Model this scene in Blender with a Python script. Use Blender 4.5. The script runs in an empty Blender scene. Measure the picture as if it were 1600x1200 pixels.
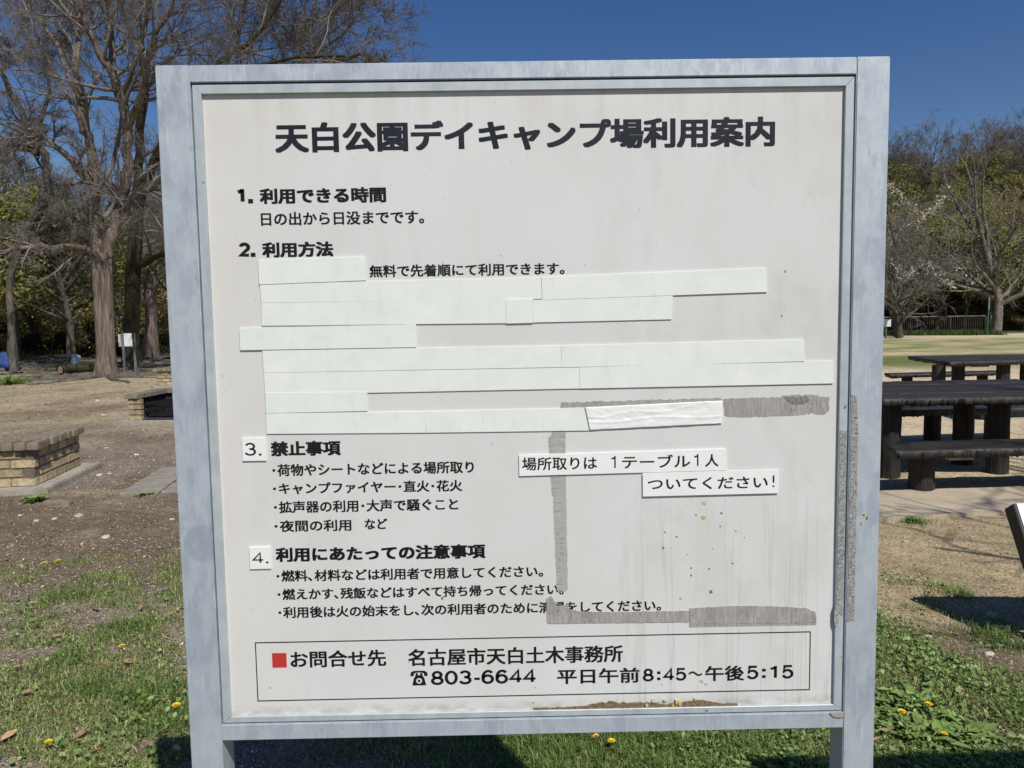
import bpy, math, random
import numpy as np
from mathutils import Vector, Matrix

# ------------------------------------------------------------------ camera, light, world
sc = bpy.context.scene
C = sc.collection
F_PX = 1202.0                                   # focal length in pixels of a 1600 px wide picture
YAW, PITCH, ROLL = 0.0099, 0.0830, -0.0158
CAM_Z = 1.5

def cam_basis():
    cy, sy = math.cos(YAW), math.sin(YAW)
    f = Vector((sy*math.cos(PITCH), cy*math.cos(PITCH), -math.sin(PITCH)))
    r = Vector((cy, -sy, 0)); u = r.cross(f)
    c, s = math.cos(ROLL), math.sin(ROLL)
    return c*r + s*u, -s*r + c*u, f
CR, CU, CF = cam_basis()
cam = bpy.data.cameras.new('camera'); co = bpy.data.objects.new('camera', cam); C.objects.link(co)
m4 = Matrix((CR, CU, -CF)).transposed().to_4x4(); m4.translation = (0, 0, CAM_Z)
co.matrix_world = m4
cam.sensor_width = 36; cam.lens = F_PX/1600*36
cam.clip_start = 0.05; cam.clip_end = 3000
sc.camera = co
sc.render.engine = 'CYCLES'
sc.view_settings.view_transform = 'Standard'; sc.view_settings.look = 'None'
sc.view_settings.gamma = 1; sc.view_settings.use_curve_mapping = False
sc.view_settings.exposure = 0.0
sc.cycles.max_bounces = 5; sc.cycles.transparent_max_bounces = 6

SUN = Vector((0.377, -0.712, 1.0)).normalized()    # towards the sun
sd = bpy.data.lights.new('sun', 'SUN'); sd.energy = 4.6; sd.angle = math.radians(0.5); sd.color = (1.0, 0.965, 0.9)
so = bpy.data.objects.new('sun', sd); C.objects.link(so)
so.rotation_euler = (-SUN).to_track_quat('-Z', 'Y').to_euler(); so.location = (10, -20, 30)
w = bpy.data.worlds.new('World'); sc.world = w; w.use_nodes = True
nt = w.node_tree
sky = nt.nodes.new('ShaderNodeTexSky'); sky.sky_type = 'NISHITA'; sky.sun_disc = False
sky.sun_elevation = math.asin(SUN.z); sky.sun_rotation = math.atan2(SUN.x, SUN.y)
sky.air_density = 1.0; sky.dust_density = 0.4; sky.ozone_density = 1.6; sky.altitude = 100
bg = nt.nodes['Background']; bg.inputs[1].default_value = 0.073
hs = nt.nodes.new('ShaderNodeHueSaturation'); hs.inputs['Saturation'].default_value = 1.33; hs.inputs['Hue'].default_value = 0.513
nt.links.new(sky.outputs[0], hs.inputs['Color']); nt.links.new(hs.outputs[0], bg.inputs[0])

def D(px, py, Y):
    """world point at depth Y seen along the ray of photo pixel px, py"""
    r = CF + CR*((px-800)/F_PX) + CU*((600-py)/F_PX)
    t = Y/r.y
    return np.array([r.x*t, Y, CAM_Z + r.z*t])

RNG = np.random.default_rng(7)
random.seed(5)

# ------------------------------------------------------------------ helpers
def tag(o, label=None, cat=None, group=None, kind=None):
    if label: o['label'] = label
    if cat: o['category'] = cat
    if group: o['group'] = group
    if kind: o['kind'] = kind
    return o

def link(name, me, m=None, parent=None):
    o = bpy.data.objects.new(name, me); C.objects.link(o)
    if m is not None and me is not None and len(me.materials) == 0: me.materials.append(m)
    if parent is not None: o.parent = parent
    return o

def empty(name, loc=(0, 0, 0), rz=0.0):
    o = bpy.data.objects.new(name, None); C.objects.link(o)
    o.location = loc; o.rotation_euler = (0, 0, rz); o.empty_display_size = 0.2
    return o

def fast_mesh(name, V, F, col=None, smooth=False):
    """V (n,3), F list of index arrays (m,k) all with k corners, or a list of such arrays"""
    V = np.asarray(V, dtype=np.float32).reshape(-1, 3)
    Fs = F if isinstance(F, list) else [F]
    Fs = [np.asarray(f, dtype=np.int32) for f in Fs if len(f)]
    loops = np.concatenate([f.ravel() for f in Fs])
    sizes = np.concatenate([np.full(len(f), f.shape[1], dtype=np.int32) for f in Fs])
    starts = np.concatenate([[0], np.cumsum(sizes)[:-1]]).astype(np.int32)
    me = bpy.data.meshes.new(name)
    me.vertices.add(len(V)); me.vertices.foreach_set('co', V.ravel())
    me.loops.add(len(loops)); me.loops.foreach_set('vertex_index', loops)
    me.polygons.add(len(sizes)); me.polygons.foreach_set('loop_start', starts)
    try: me.polygons.foreach_set('loop_total', sizes)
    except Exception: pass
    if smooth: me.polygons.foreach_set('use_smooth', np.ones(len(sizes), dtype=bool))
    me.update(calc_edges=True)
    if col is not None:
        a = me.color_attributes.new('Col', 'FLOAT_COLOR', 'POINT')
        c = np.ones((len(V), 4), dtype=np.float32); c[:, :3] = col
        a.data.foreach_set('color', c.ravel())
    return me

class MB:
    """collects plain polygons"""
    def __init__(s): s.v = []; s.f = []
    def box(s, x0, x1, y0, y1, z0, z1):
        n = len(s.v)
        s.v += [(x0,y0,z0),(x1,y0,z0),(x1,y1,z0),(x0,y1,z0),(x0,y0,z1),(x1,y0,z1),(x1,y1,z1),(x0,y1,z1)]
        s.f += [tuple(n+i for i in q) for q in ((0,3,2,1),(4,5,6,7),(0,1,5,4),(1,2,6,5),(2,3,7,6),(3,0,4,7))]
        return s
    def prism(s, pts, axis, a0, a1):
        """pts: outline; extruded along axis ('y' or 'z') from a0 to a1"""
        n = len(s.v); k = len(pts)
        for a in (a0, a1):
            for p, q in pts: s.v.append((p, a, q) if axis == 'y' else (p, q, a))
        s.f.append(tuple(range(n, n+k))); s.f.append(tuple(range(n+2*k-1, n+k-1, -1)))
        for i in range(k):
            j = (i+1) % k; s.f.append((n+i, n+k+i, n+k+j, n+j))
        return s
    def mesh(s, name, bevel=0.0, seg=2):
        me = bpy.data.meshes.new(name); me.from_pydata([tuple(map(float, p)) for p in s.v], [], s.f)
        import bmesh
        bm = bmesh.new(); bm.from_mesh(me)
        bmesh.ops.recalc_face_normals(bm, faces=bm.faces)
        if bevel > 0:
            bmesh.ops.bevel(bm, geom=list(bm.edges), offset=bevel, segments=seg, affect='EDGES', clamp_overlap=True)
        bm.to_mesh(me); bm.free()
        return me

def copy_tree(o, parent=None):
    c = o.copy(); C.objects.link(c)
    if parent is not None: c.parent = parent
    for ch in [x for x in C.objects if x.parent == o]: copy_tree(ch, c)
    return c

def fbm(x, y, seed=0, octs=4, scale=1.0):
    """cheap value noise in numpy, about 0..1"""
    out = np.zeros_like(x, dtype=float); amp = 1.0; tot = 0
    r = np.random.default_rng(seed)
    tab = r.random((256, 256))
    for k in range(octs):
        xs = x*scale + 17.3*k; ys = y*scale + 9.1*k
        xi = np.floor(xs).astype(int); yi = np.floor(ys).astype(int)
        fx = xs-xi; fy = ys-yi; fx = fx*fx*(3-2*fx); fy = fy*fy*(3-2*fy)
        a = tab[xi & 255, yi & 255]; b = tab[(xi+1) & 255, yi & 255]
        c = tab[xi & 255, (yi+1) & 255]; d = tab[(xi+1) & 255, (yi+1) & 255]
        out += amp*((a*(1-fx)+b*fx)*(1-fy) + (c*(1-fx)+d*fx)*fy); tot += amp
        amp *= 0.55; scale *= 2.1
    return out/tot

def sstep(a, b, x):
    t = np.clip((x-a)/(b-a), 0, 1); return t*t*(3-2*t)

# ------------------------------------------------------------------ materials
class N:
    def __init__(s, name):
        s.m = bpy.data.materials.new(name); s.m.use_nodes = True
        s.t = s.m.node_tree; s.b = s.t.nodes['Principled BSDF']
    def n(s, typ, **kw):
        x = s.t.nodes.new(typ)
        for k, v in kw.items(): setattr(x, k, v)
        return x
    def l(s, a, b): s.t.links.new(a, b)
    def coord(s, kind='Object', scale=(1, 1, 1)):
        tc = s.n('ShaderNodeTexCoord'); mp = s.n('ShaderNodeMapping'); mp.inputs['Scale'].default_value = scale
        s.l(tc.outputs[kind], mp.inputs[0]); return mp.outputs[0]
    def noise(s, co_, scale, detail=4, rough=0.6):
        x = s.n('ShaderNodeTexNoise'); x.inputs['Scale'].default_value = scale
        x.inputs['Detail'].default_value = detail; x.inputs['Roughness'].default_value = rough
        s.l(co_, x.inputs['Vector']); return x.outputs['Fac']
    def ramp(s, fac, stops):
        x = s.n('ShaderNodeValToRGB'); e = x.color_ramp.elements
        while len(e) < len(stops): e.new(0.5)
        for i, (p, c) in enumerate(stops):
            e[i].position = p; e[i].color = (*c, 1) if len(c) == 3 else c
        s.l(fac, x.inputs[0]); return x.outputs[0]
    def mix(s, fac, a, b, mode='MIX'):
        x = s.n('ShaderNodeMix', data_type='RGBA', blend_type=mode)
        for sock, v in ((x.inputs[0], fac), (x.inputs[6], a), (x.inputs[7], b)):
            if hasattr(v, 'links') or isinstance(v, bpy.types.NodeSocket): s.l(v, sock)
            elif isinstance(v, (int, float)): sock.default_value = v
            else: sock.default_value = (*v, 1)
        return x.outputs[2]
    def math(s, op, a, b=None):
        x = s.n('ShaderNodeMath', operation=op)
        for sock, v in ((x.inputs[0], a), (x.inputs[1], b)):
            if v is None: continue
            if isinstance(v, bpy.types.NodeSocket): s.l(v, sock)
            else: sock.default_value = v
        return x.outputs[0]
    def bump(s, h, strength=0.3, dist=0.01):
        x = s.n('ShaderNodeBump'); x.inputs['Strength'].default_value = strength; x.inputs['Distance'].default_value = dist
        s.l(h, x.inputs['Height']); s.l(x.outputs[0], s.b.inputs['Normal'])
    def done(s, base=None, rough=0.8, metal=0.0, spec=0.5):
        if base is not None:
            if isinstance(base, bpy.types.NodeSocket): s.l(base, s.b.inputs['Base Color'])
            else: s.b.inputs['Base Color'].default_value = (*base, 1)
        if isinstance(rough, bpy.types.NodeSocket): s.l(rough, s.b.inputs['Roughness'])
        else: s.b.inputs['Roughness'].default_value = rough
        s.b.inputs['Metallic'].default_value = metal
        s.b.inputs['Specular IOR Level'].default_value = spec
        return s.m

def plain(name, c0, c1, scale=8, rough=0.8, bump=0.2, dist=0.005, metal=0.0, spec=0.4, kind='Object', stretch=(1, 1, 1), rand=0.0):
    q = N(name); co_ = q.coord(kind, stretch); f = q.noise(co_, scale, 5, 0.65)
    c = q.ramp(f, [(0.3, c0), (0.7, c1)])
    if rand:
        oi = q.n('ShaderNodeObjectInfo'); v = q.math('MULTIPLY_ADD', oi.outputs['Random'], rand*2); 
        v.node.inputs[2].default_value = 1-rand
        h = q.n('ShaderNodeHueSaturation'); q.l(v, h.inputs['Value']); q.l(c, h.inputs['Color']); c = h.outputs[0]
    if bump: q.bump(f, bump, dist)
    return q.done(c, rough, metal, spec)

# galvanised steel
q = N('galvanised_steel'); co_ = q.coord('Object')
f1 = q.noise(co_, 14, 5, 0.6); f2 = q.noise(q.coord('Object', (60, 60, 7)), 1.0, 4, 0.6); f3 = q.noise(co_, 90, 3, 0.7)
base = q.ramp(f1, [(0.32, (0.34, 0.38, 0.43)), (0.5, (0.42, 0.475, 0.525)), (0.72, (0.50, 0.55, 0.585))])
f5 = q.noise(q.coord('Object', (38, 38, 16)), 1.0, 6, 0.68)
base = q.mix(q.ramp(f5, [(0.47, (0, 0, 0)), (0.52, (0.5,)*3)]), base, (0.53, 0.575, 0.60))
f6 = q.noise(q.coord('Object', (22, 22, 9)), 1.0, 3, 0.6)
base = q.mix(q.ramp(f6, [(0.55, (0, 0, 0)), (0.58, (0.5,)*3)]), base, (0.30, 0.35, 0.40))
f7 = q.noise(q.coord('Object', (90, 90, 70)), 1.0, 5, 0.75)
base = q.mix(q.ramp(f7, [(0.55, (0, 0, 0)), (0.63, (0.4,)*3)]), base, (0.33, 0.37, 0.41))
vd = q.n('ShaderNodeVectorMath', operation='DISTANCE'); q.l(q.coord('Object'), vd.inputs[0]); vd.inputs[1].default_value = (0.040, 0.0, 1.128)
base = q.mix(q.ramp(vd.outputs['Value'], [(0.031, (0.7,)*3), (0.0325, (0, 0, 0))]), base, (0.27, 0.31, 0.36))
base = q.mix(0.18, base, q.ramp(f2, [(0.35, (0.36, 0.40, 0.45)), (0.62, (0.58, 0.62, 0.64))]))
sz = q.n('ShaderNodeSeparateXYZ'); q.l(q.coord('Object'), sz.inputs[0]); mz_ = q.n('ShaderNodeMapRange'); q.l(sz.outputs[2], mz_.inputs[0]); mz_.inputs[1].default_value = 1.75; mz_.inputs[2].default_value = 1.2
base = q.mix(q.math('MULTIPLY', mz_.outputs[0], 0.22), base, (0.40, 0.47, 0.56))
scr_ = q.noise(q.coord('Object', (300, 300, 14)), 1.0, 3, 0.6)
base = q.mix(q.ramp(scr_, [(0.62, (0, 0, 0)), (0.66, (0.5,)*3)]), base, (0.66, 0.70, 0.72))
sc2 = q.noise(q.coord('Object', (45, 45, 45)), 1.0, 2, 0.9); sc3 = q.noise(q.coord('Object', (500, 500, 6)), 1.0, 2, 0.5)
base = q.mix(q.math('MULTIPLY', q.ramp(sc2, [(0.55, (0, 0, 0)), (0.62, (1, 1, 1))]), q.ramp(sc3, [(0.54, (0, 0, 0)), (0.64, (0.4,)*3)])), base, (0.66, 0.70, 0.72))
sp = q.noise(co_, 220, 2, 0.5)
base = q.mix(q.ramp(sp, [(0.70, (0, 0, 0)), (0.76, (0.6, 0.6, 0.6))]), base, (0.16, 0.17, 0.18))
q.bump(f3, 0.08, 0.001)
M_STEEL = q.done(base, q.ramp(f1, [(0.3, (0.42,)*3), (0.7, (0.6,)*3)]), 0.25, 0.5)
q = N('trim_steel'); co_ = q.coord('Object'); f1 = q.noise(co_, 25, 5, 0.6); f2 = q.noise(q.coord('Object', (40, 40, 9)), 1.0, 4, 0.6)
base = q.ramp(f1, [(0.32, (0.36, 0.41, 0.43)), (0.7, (0.50, 0.555, 0.57))]); base = q.mix(0.3, base, q.ramp(f2, [(0.35, (0.40, 0.44, 0.46)), (0.6, (0.62, 0.66, 0.67))]))
M_TRIM = q.done(base, 0.5, 0.2, 0.5)
q = N('steel_dark_gap'); M_GAP = q.done((0.03, 0.032, 0.034), 0.9)

# board face: weathered off-white sheet, warm at the left, dirty runs at the lower right (object coords: x right, z up)
q = N('weathered_sheet'); tc = q.n('ShaderNodeTexCoord'); sx = q.n('ShaderNodeSeparateXYZ'); q.l(tc.outputs['Object'], sx.inputs[0])
co_ = q.coord('Object'); f1 = q.noise(co_, 3.2, 5, 0.6); f2 = q.noise(q.coord('Object', (26, 1, 3.0)), 1.0, 5, 0.62)
base = q.ramp(f1, [(0.3, (0.60, 0.595, 0.57)), (0.52, (0.645, 0.65, 0.625)), (0.72, (0.67, 0.685, 0.66))])
base = q.mix(q.ramp(sx.outputs[0], [(0.06, (0.45,)*3), (0.22, (0, 0, 0))]), base, (0.69, 0.635, 0.58))
topm = q.ramp(sx.outputs[2], [(0.0, (0, 0, 0)), (1.0, (1, 1, 1))])
mr = q.n('ShaderNodeMapRange'); q.l(sx.outputs[2], mr.inputs[0]); mr.inputs[1].default_value = 1.74; mr.inputs[2].default_value = 1.88
st = q.ramp(f2, [(0.50, (0, 0, 0)), (0.62, (1, 1, 1))])
base = q.mix(q.math('MULTIPLY', q.math('MULTIPLY', st, mr.outputs[0]), 0.35), base, (0.56, 0.49, 0.43))
# runs of dirt lower right
mx = q.n('ShaderNodeMapRange'); q.l(sx.outputs[0], mx.inputs[0]); mx.inputs[1].default_value = 0.70; mx.inputs[2].default_value = 0.80
mz = q.n('ShaderNodeMapRange'); q.l(sx.outputs[2], mz.inputs[0]); mz.inputs[1].default_value = 1.22; mz.inputs[2].default_value = 1.10
run = q.n('ShaderNodeTexNoise'); run.inputs['Scale'].default_value = 1; run.inputs['Detail'].default_value = 4; run.inputs['Distortion'].default_value = 0.35
q.l(q.coord('Object', (40, 1, 0.8)), run.inputs['Vector'])
rr = q.ramp(run.outputs['Fac'], [(0.44, (0, 0, 0)), (0.455, (1, 1, 1)), (0.468, (1, 1, 1)), (0.49, (0, 0, 0))])
base = q.mix(q.math('MULTIPLY', q.math('MULTIPLY', q.math('MULTIPLY', rr, mx.outputs[0]), mz.outputs[0]), 0.42), base, (0.46, 0.45, 0.43))
sm = q.noise(q.coord('Object', (9, 1, 5)), 1, 5, 0.7)
base = q.mix(q.math('MULTIPLY', q.math('MULTIPLY', q.ramp(sm, [(0.5, (0, 0, 0)), (0.6, (1, 1, 1))]), mx.outputs[0]), 0.28), base, (0.50, 0.49, 0.47))
sm2 = q.noise(q.coord('Object', (16, 1, 2.2)), 1, 6, 0.7)
base = q.mix(q.ramp(sm2, [(0.56, (0, 0, 0)), (0.66, (0.22,)*3)]), base, (0.54, 0.51, 0.47))
# grime near the bottom edge and fine specks
mb = q.n('ShaderNodeMapRange'); q.l(sx.outputs[2], mb.inputs[0]); mb.inputs[1].default_value = 0.836; mb.inputs[2].default_value = 0.812
f4 = q.noise(q.coord('Object', (30, 1, 60)), 1, 4, 0.6)
base = q.mix(q.math('MULTIPLY', mb.outputs[0], q.ramp(f4, [(0.4, (0.1,)*3), (0.65, (0.9,)*3)])), base, (0.30, 0.24, 0.19))
spk = q.noise(co_, 150, 3, 0.6)
base = q.mix(q.ramp(spk, [(0.715, (0, 0, 0)), (0.75, (0.8,)*3)]), base, (0.33, 0.30, 0.27))
scr = q.noise(q.coord('Object', (70, 1, 190)), 1, 3, 0.7)
base = q.mix(q.ramp(scr, [(0.69, (0, 0, 0)), (0.74, (0.5,)*3)]), base, (0.45, 0.43, 0.41))
q.bump(f1, 0.05, 0.002)
M_BOARD = q.done(base, q.ramp(f1, [(0.3, (0.42,)*3), (0.7, (0.6,)*3)]), 0, 0.35)

q = N('white_vinyl'); co_ = q.coord('Object'); f1 = q.noise(co_, 20, 5, 0.65); f2 = q.noise(co_, 160, 3, 0.6)
base = q.ramp(f1, [(0.3, (0.71, 0.74, 0.695)), (0.7, (0.78, 0.80, 0.755))])
base = q.mix(q.ramp(f2, [(0.66, (0, 0, 0)), (0.76, (0.6,)*3)]), base, (0.50, 0.50, 0.46))
f3 = q.noise(q.coord('Object', (55, 1, 18)), 1, 5, 0.7); base = q.mix(q.ramp(f3, [(0.55, (0, 0, 0)), (0.68, (0.45,)*3)]), base, (0.64, 0.65, 0.60))
q.bump(q.noise(co_, 35, 3, 0.5), 0.12, 0.001)
M_VINYL = q.done(base, 0.5, 0, 0.35)
q = N('vinyl_fresh'); M_VINYL2 = q.done(q.ramp(q.noise(q.coord('Object'), 30, 3, .5), [(0.3, (0.78, 0.79, 0.76)), (0.7, (0.83, 0.835, 0.81))]), 0.45)
q = N('vinyl_edge'); M_EDGE = q.done((0.42, 0.41, 0.38), 0.8)
q = N('print_ink'); M_INK = q.done(q.ramp(q.noise(q.coord('Object'), 9, 3, .6), [(0.35, (0.005, 0.005, 0.006)), (0.7, (0.012, 0.012, 0.014))]), 0.55, 0, 0.25)
q = N('title_ink'); M_INK2 = q.done(q.ramp(q.noise(q.coord('Object'), 6, 3, .6), [(0.35, (0.008, 0.009, 0.016)), (0.7, (0.022, 0.024, 0.034))]), 0.5, 0, 0.3)
q = N('red_ink'); M_RED = q.done((0.50, 0.035, 0.03), 0.5)
q = N('tape_residue'); co_ = q.coord('Object', (1, 1, 1)); f1 = q.noise(q.coord('Object', (230, 1, 25)), 1, 4, .7); f2 = q.noise(co_, 30, 5, .7)
base = q.ramp(f1, [(0.3, (0.25, 0.235, 0.22)), (0.7, (0.46, 0.44, 0.41))]); base = q.mix(q.ramp(f2, [(0.45, (0, 0, 0)), (0.75, (0.8,)*3)]), base, (0.24, 0.225, 0.20))
def holes(q, m, co2, lo, hi):
    f = q.noise(co2, 1, 6, 0.8); tr = q.n('ShaderNodeBsdfTransparent'); ms = q.n('ShaderNodeMixShader'); q.l(q.ramp(f, [(lo, (0, 0, 0)), (hi, (1, 1, 1))]), ms.inputs[0])
    q.l(tr.outputs[0], ms.inputs[1]); q.l(q.b.outputs[0], ms.inputs[2]); q.l(ms.outputs[0], q.t.nodes['Material Output'].inputs[0]); return m
q.bump(f1, 0.4, 0.001); M_RES = holes(q, q.done(base, 0.9, 0, 0.2), q.coord('Object', (140, 1, 60)), 0.37, 0.43)
q = N('tape_residue_bars'); f1 = q.noise(q.coord('Object', (25, 1, 330)), 1, 4, .7); f2 = q.noise(q.coord('Object', (60, 1, 9)), 1, 4, .6)
base = q.ramp(f1, [(0.35, (0.25, 0.235, 0.22)), (0.6, (0.47, 0.455, 0.43))]); base = q.mix(q.ramp(f2, [(0.48, (0, 0, 0)), (0.55, (0.9,)*3)]), base, (0.40, 0.385, 0.365))
M_RES_V = holes(q, q.done(base, 0.9, 0, 0.2), q.coord('Object', (70, 1, 120)), 0.35, 0.41)
q = N('gritty_residue'); co_ = q.coord('Object'); f1 = q.noise(co_, 260, 3, .75); f2 = q.noise(q.coord('Object', (90, 1, 260)), 1, 3, .7)
base = q.ramp(f1, [(0.38, (0.13, 0.13, 0.125)), (0.6, (0.42, 0.42, 0.40))]); base = q.mix(0.4, base, q.ramp(f2, [(0.4, (0.14,)*3), (0.65, (0.5, 0.5, 0.48))]))
q.bump(f1, 0.7, 0.002); M_GRIT = q.done(base, 0.9, 0, 0.2)
M_CRUST = plain('rust_brown_dirt', (0.09, 0.055, 0.03), (0.30, 0.22, 0.13), 160, 0.95, 0.8, 0.004)
M_LICHEN = plain('yellow_lichen', (0.50, 0.30, 0.05), (0.62, 0.48, 0.16), 300, 0.95, 0.5, 0.002)
M_BIRD = plain('pale_spot', (0.42, 0.40, 0.30), (0.66, 0.64, 0.52), 300, 0.9, 0.5, 0.002)
M_SPOT = plain('dark_spot', (0.10, 0.095, 0.08), (0.32, 0.30, 0.26), 300, 0.9, 0.5, 0.002)

def vcol(name, rough=0.7, spec=0.3, noise=None, sub=0.0, bumps=None, trans=0.0):
    q = N(name); a = q.n('ShaderNodeAttribute'); a.attribute_name = 'Col'; c = a.outputs['Color']
    if noise:
        for sc_, amt in noise:
            f = q.noise(q.coord('Object'), sc_, 5, 0.7)
            c = q.mix(1.0, c, q.ramp(f, [(0.28, (1-amt,)*3), (0.72, (1+amt,)*3)]), 'MULTIPLY')
    if bumps: q.bump(q.noise(q.coord('Object'), bumps[0], 6, 0.75), bumps[1], bumps[2])
    m = q.done(c, rough, 0, spec)
    if trans:
        tr = q.n('ShaderNodeBsdfTranslucent'); q.l(c, tr.inputs[0]); ms = q.n('ShaderNodeMixShader'); ms.inputs[0].default_value = trans
        q.l(q.b.outputs[0], ms.inputs[1]); q.l(tr.outputs[0], ms.inputs[2]); q.l(ms.outputs[0], q.t.nodes['Material Output'].inputs[0])
    return m
M_GROUND = vcol('earth_and_turf', 0.95, 0.15, [(1.3, 0.25), (9, 0.32), (60, 0.42)], bumps=(38, 0.9, 0.03))
M_BLADE = vcol('grass_blades', 0.55, 0.4, trans=0.3)
M_LITTER = vcol('leaf_litter', 0.9, 0.15)
M_BARK_A = None

def bark(name, c0, c1, scale=6, stretch=(6, 6, 0.8), moss=None):
    q = N(name); f = q.noise(q.coord('Object', stretch), scale, 6, 0.72); f2 = q.noise(q.coord('Object'), 2.2, 4, .6)
    c = q.ramp(f, [(0.33, c0), (0.66, c1)])
    if moss: c = q.mix(q.ramp(f2, [(0.45, (0, 0, 0)), (0.65, (0.8,)*3)]), c, moss)
    q.bump(f, 0.9, 0.04); return q.done(c, 0.95, 0, 0.15)
M_BARK_RED = bark('stringy_bark', (0.040, 0.030, 0.023), (0.28, 0.225, 0.185), 2.2, (7, 7, 0.7))
M_BARK_MOSS = bark('mossy_bark', (0.022, 0.018, 0.012), (0.09, 0.075, 0.045), 2.2, (7, 7, 0.7), (0.05, 0.055, 0.02))
M_BARK_GREY = bark('grey_bark', (0.045, 0.038, 0.032), (0.17, 0.15, 0.12), 1.5, (4, 4, 1.5))
M_BARK_PALE = bark('pale_bark', (0.06, 0.05, 0.042), (0.26, 0.225, 0.18), 1.5, (3, 3, 1.5))
M_TWIG = plain('twig_bark', (0.082, 0.070, 0.060), (0.235, 0.205, 0.18), 0.6, 0.9, 0, spec=0.2)
M_TWIG_PALE = plain('pale_twig_bark', (0.09, 0.08, 0.07), (0.27, 0.24, 0.21), 0.6, 0.9, 0, spec=0.2)
def leafmat(name, cs, trans=0.25):
    q = N(name); oi = q.n('ShaderNodeObjectInfo'); a = q.n('ShaderNodeAttribute'); a.attribute_name = 'Col'
    c = q.ramp(oi.outputs['Random'], [(i/(len(cs)-1), x) for i, x in enumerate(cs)])
    c = q.mix(1.0, c, a.outputs['Color'], 'MULTIPLY'); m = q.done(c, 0.6, 0, 0.3)
    tr = q.n('ShaderNodeBsdfTranslucent'); q.l(c, tr.inputs[0]); ms = q.n('ShaderNodeMixShader'); ms.inputs[0].default_value = trans
    q.l(q.b.outputs[0], ms.inputs[1]); q.l(tr.outputs[0], ms.inputs[2]); q.l(ms.outputs[0], q.t.nodes['Material Output'].inputs[0])
    return m
M_EVER = leafmat('evergreen_leaves', [(0.13, 0.135, 0.04), (0.21, 0.21, 0.055), (0.15, 0.15, 0.045), (0.26, 0.235, 0.07), (0.17, 0.16, 0.05)])
M_OLIVE = leafmat('olive_brown_leaves', [(0.29, 0.23, 0.08), (0.23, 0.235, 0.06), (0.34, 0.25, 0.10), (0.20, 0.215, 0.06)])
M_HEDGE = leafmat('shade_dark_hedge_leaves', [(0.014, 0.018, 0.008), (0.024, 0.028, 0.011)])  # leaf green taken almost to black to stand for shade under the trees
M_BLOSSOM = leafmat('white_petals', [(0.62, 0.58, 0.48), (0.66, 0.58, 0.50)], 0.3)
M_WEED = leafmat('weed_leaves', [(0.23, 0.32, 0.09), (0.19, 0.28, 0.07)], 0.3)

M_BRICK = plain('yellow_brick', (0.24, 0.185, 0.11), (0.50, 0.40, 0.245), 24, 0.92, 0.6, 0.006, rand=0.24)
M_CAP = plain('weathered_cap_brick', (0.13, 0.105, 0.075), (0.30, 0.25, 0.18), 16, 0.92, 0.5, 0.006, rand=0.2)
M_SOOT = plain('sooty_brick', (0.010, 0.010, 0.010), (0.05, 0.045, 0.04), 20, 0.95, 0.5, 0.005)
M_CONC = plain('old_concrete', (0.22, 0.20, 0.165), (0.42, 0.38, 0.32), 9, 0.92, 0.5, 0.006)
M_MORTAR = plain('mortar', (0.10, 0.085, 0.065), (0.18, 0.155, 0.12), 30, 0.95, 0.4, 0.004)
M_APRON = plain('sandy_concrete', (0.36, 0.295, 0.215), (0.48, 0.40, 0.295), 5, 0.92, 0.4, 0.004)
M_PAVER = plain('paving_stone', (0.19, 0.17, 0.14), (0.30, 0.27, 0.22), 9, 0.92, 0.4, 0.005)
M_GRATE = plain('black_iron', (0.008, 0.008, 0.009), (0.03, 0.03, 0.032), 40, 0.6, 0.3, 0.002, metal=0.3)
q = N('dark_log_concrete'); f = q.noise(q.coord('Object', (1.5, 14, 1.5)), 2.2, 6, 0.7); f2 = q.noise(q.coord('Object'), 7, 4, .6)
c = q.ramp(f, [(0.3, (0.012, 0.010, 0.009)), (0.55, (0.028, 0.023, 0.021)), (0.75, (0.055, 0.046, 0.041))])
q.bump(f, 0.8, 0.012); M_LOGTOP = q.done(c, q.ramp(f2, [(0.3, (0.5,)*3), (0.7, (0.75,)*3)]), 0, 0.4)
q = N('dark_bark_concrete'); f = q.noise(q.coord('Object', (16, 16, 2.0)), 2.0, 6, 0.7)
c = q.ramp(f, [(0.3, (0.012, 0.010, 0.008)), (0.7, (0.055, 0.045, 0.037))]); q.bump(f, 0.9, 0.02); M_LOGLEG = q.done(c, 0.8, 0, 0.3)
M_RAIL = plain('painted_brown_rail', (0.05, 0.035, 0.03), (0.10, 0.075, 0.065), 3, 0.6, 0)
M_RAILTOP = plain('pale_rail', (0.20, 0.18, 0.17), (0.32, 0.30, 0.28), 3, 0.5, 0)
M_WHITE = plain('white_panel', (0.62, 0.64, 0.66), (0.74, 0.76, 0.78), 5, 0.6, 0)
M_GREENP = plain('green_paint', (0.015, 0.09, 0.05), (0.03, 0.14, 0.08), 5, 0.5, 0)
M_BLACKP = plain('black_green_paint', (0.010, 0.013, 0.013), (0.022, 0.026, 0.026), 12, 0.55, 0.1, 0.002)
M_GREYWOOD = plain('grey_timber', (0.10, 0.10, 0.085), (0.20, 0.195, 0.17), 4, 0.9, 0.4, 0.01, stretch=(8, 8, 1))
M_SAWN = plain('sawn_wood', (0.26, 0.15, 0.075), (0.40, 0.25, 0.14), 20, 0.9, 0.3, 0.005)
M_STONE = plain('pebble', (0.30, 0.27, 0.22), (0.62, 0.58, 0.50), 20, 0.85, 0.3, 0.004, rand=0.25)
M_YELLOW = plain('yellow_petals', (0.70, 0.46, 0.01), (0.80, 0.62, 0.03), 60, 0.7, 0)
M_STEM = plain('green_stem', (0.10, 0.16, 0.04), (0.14, 0.2, 0.06), 30, 0.7, 0)
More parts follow.
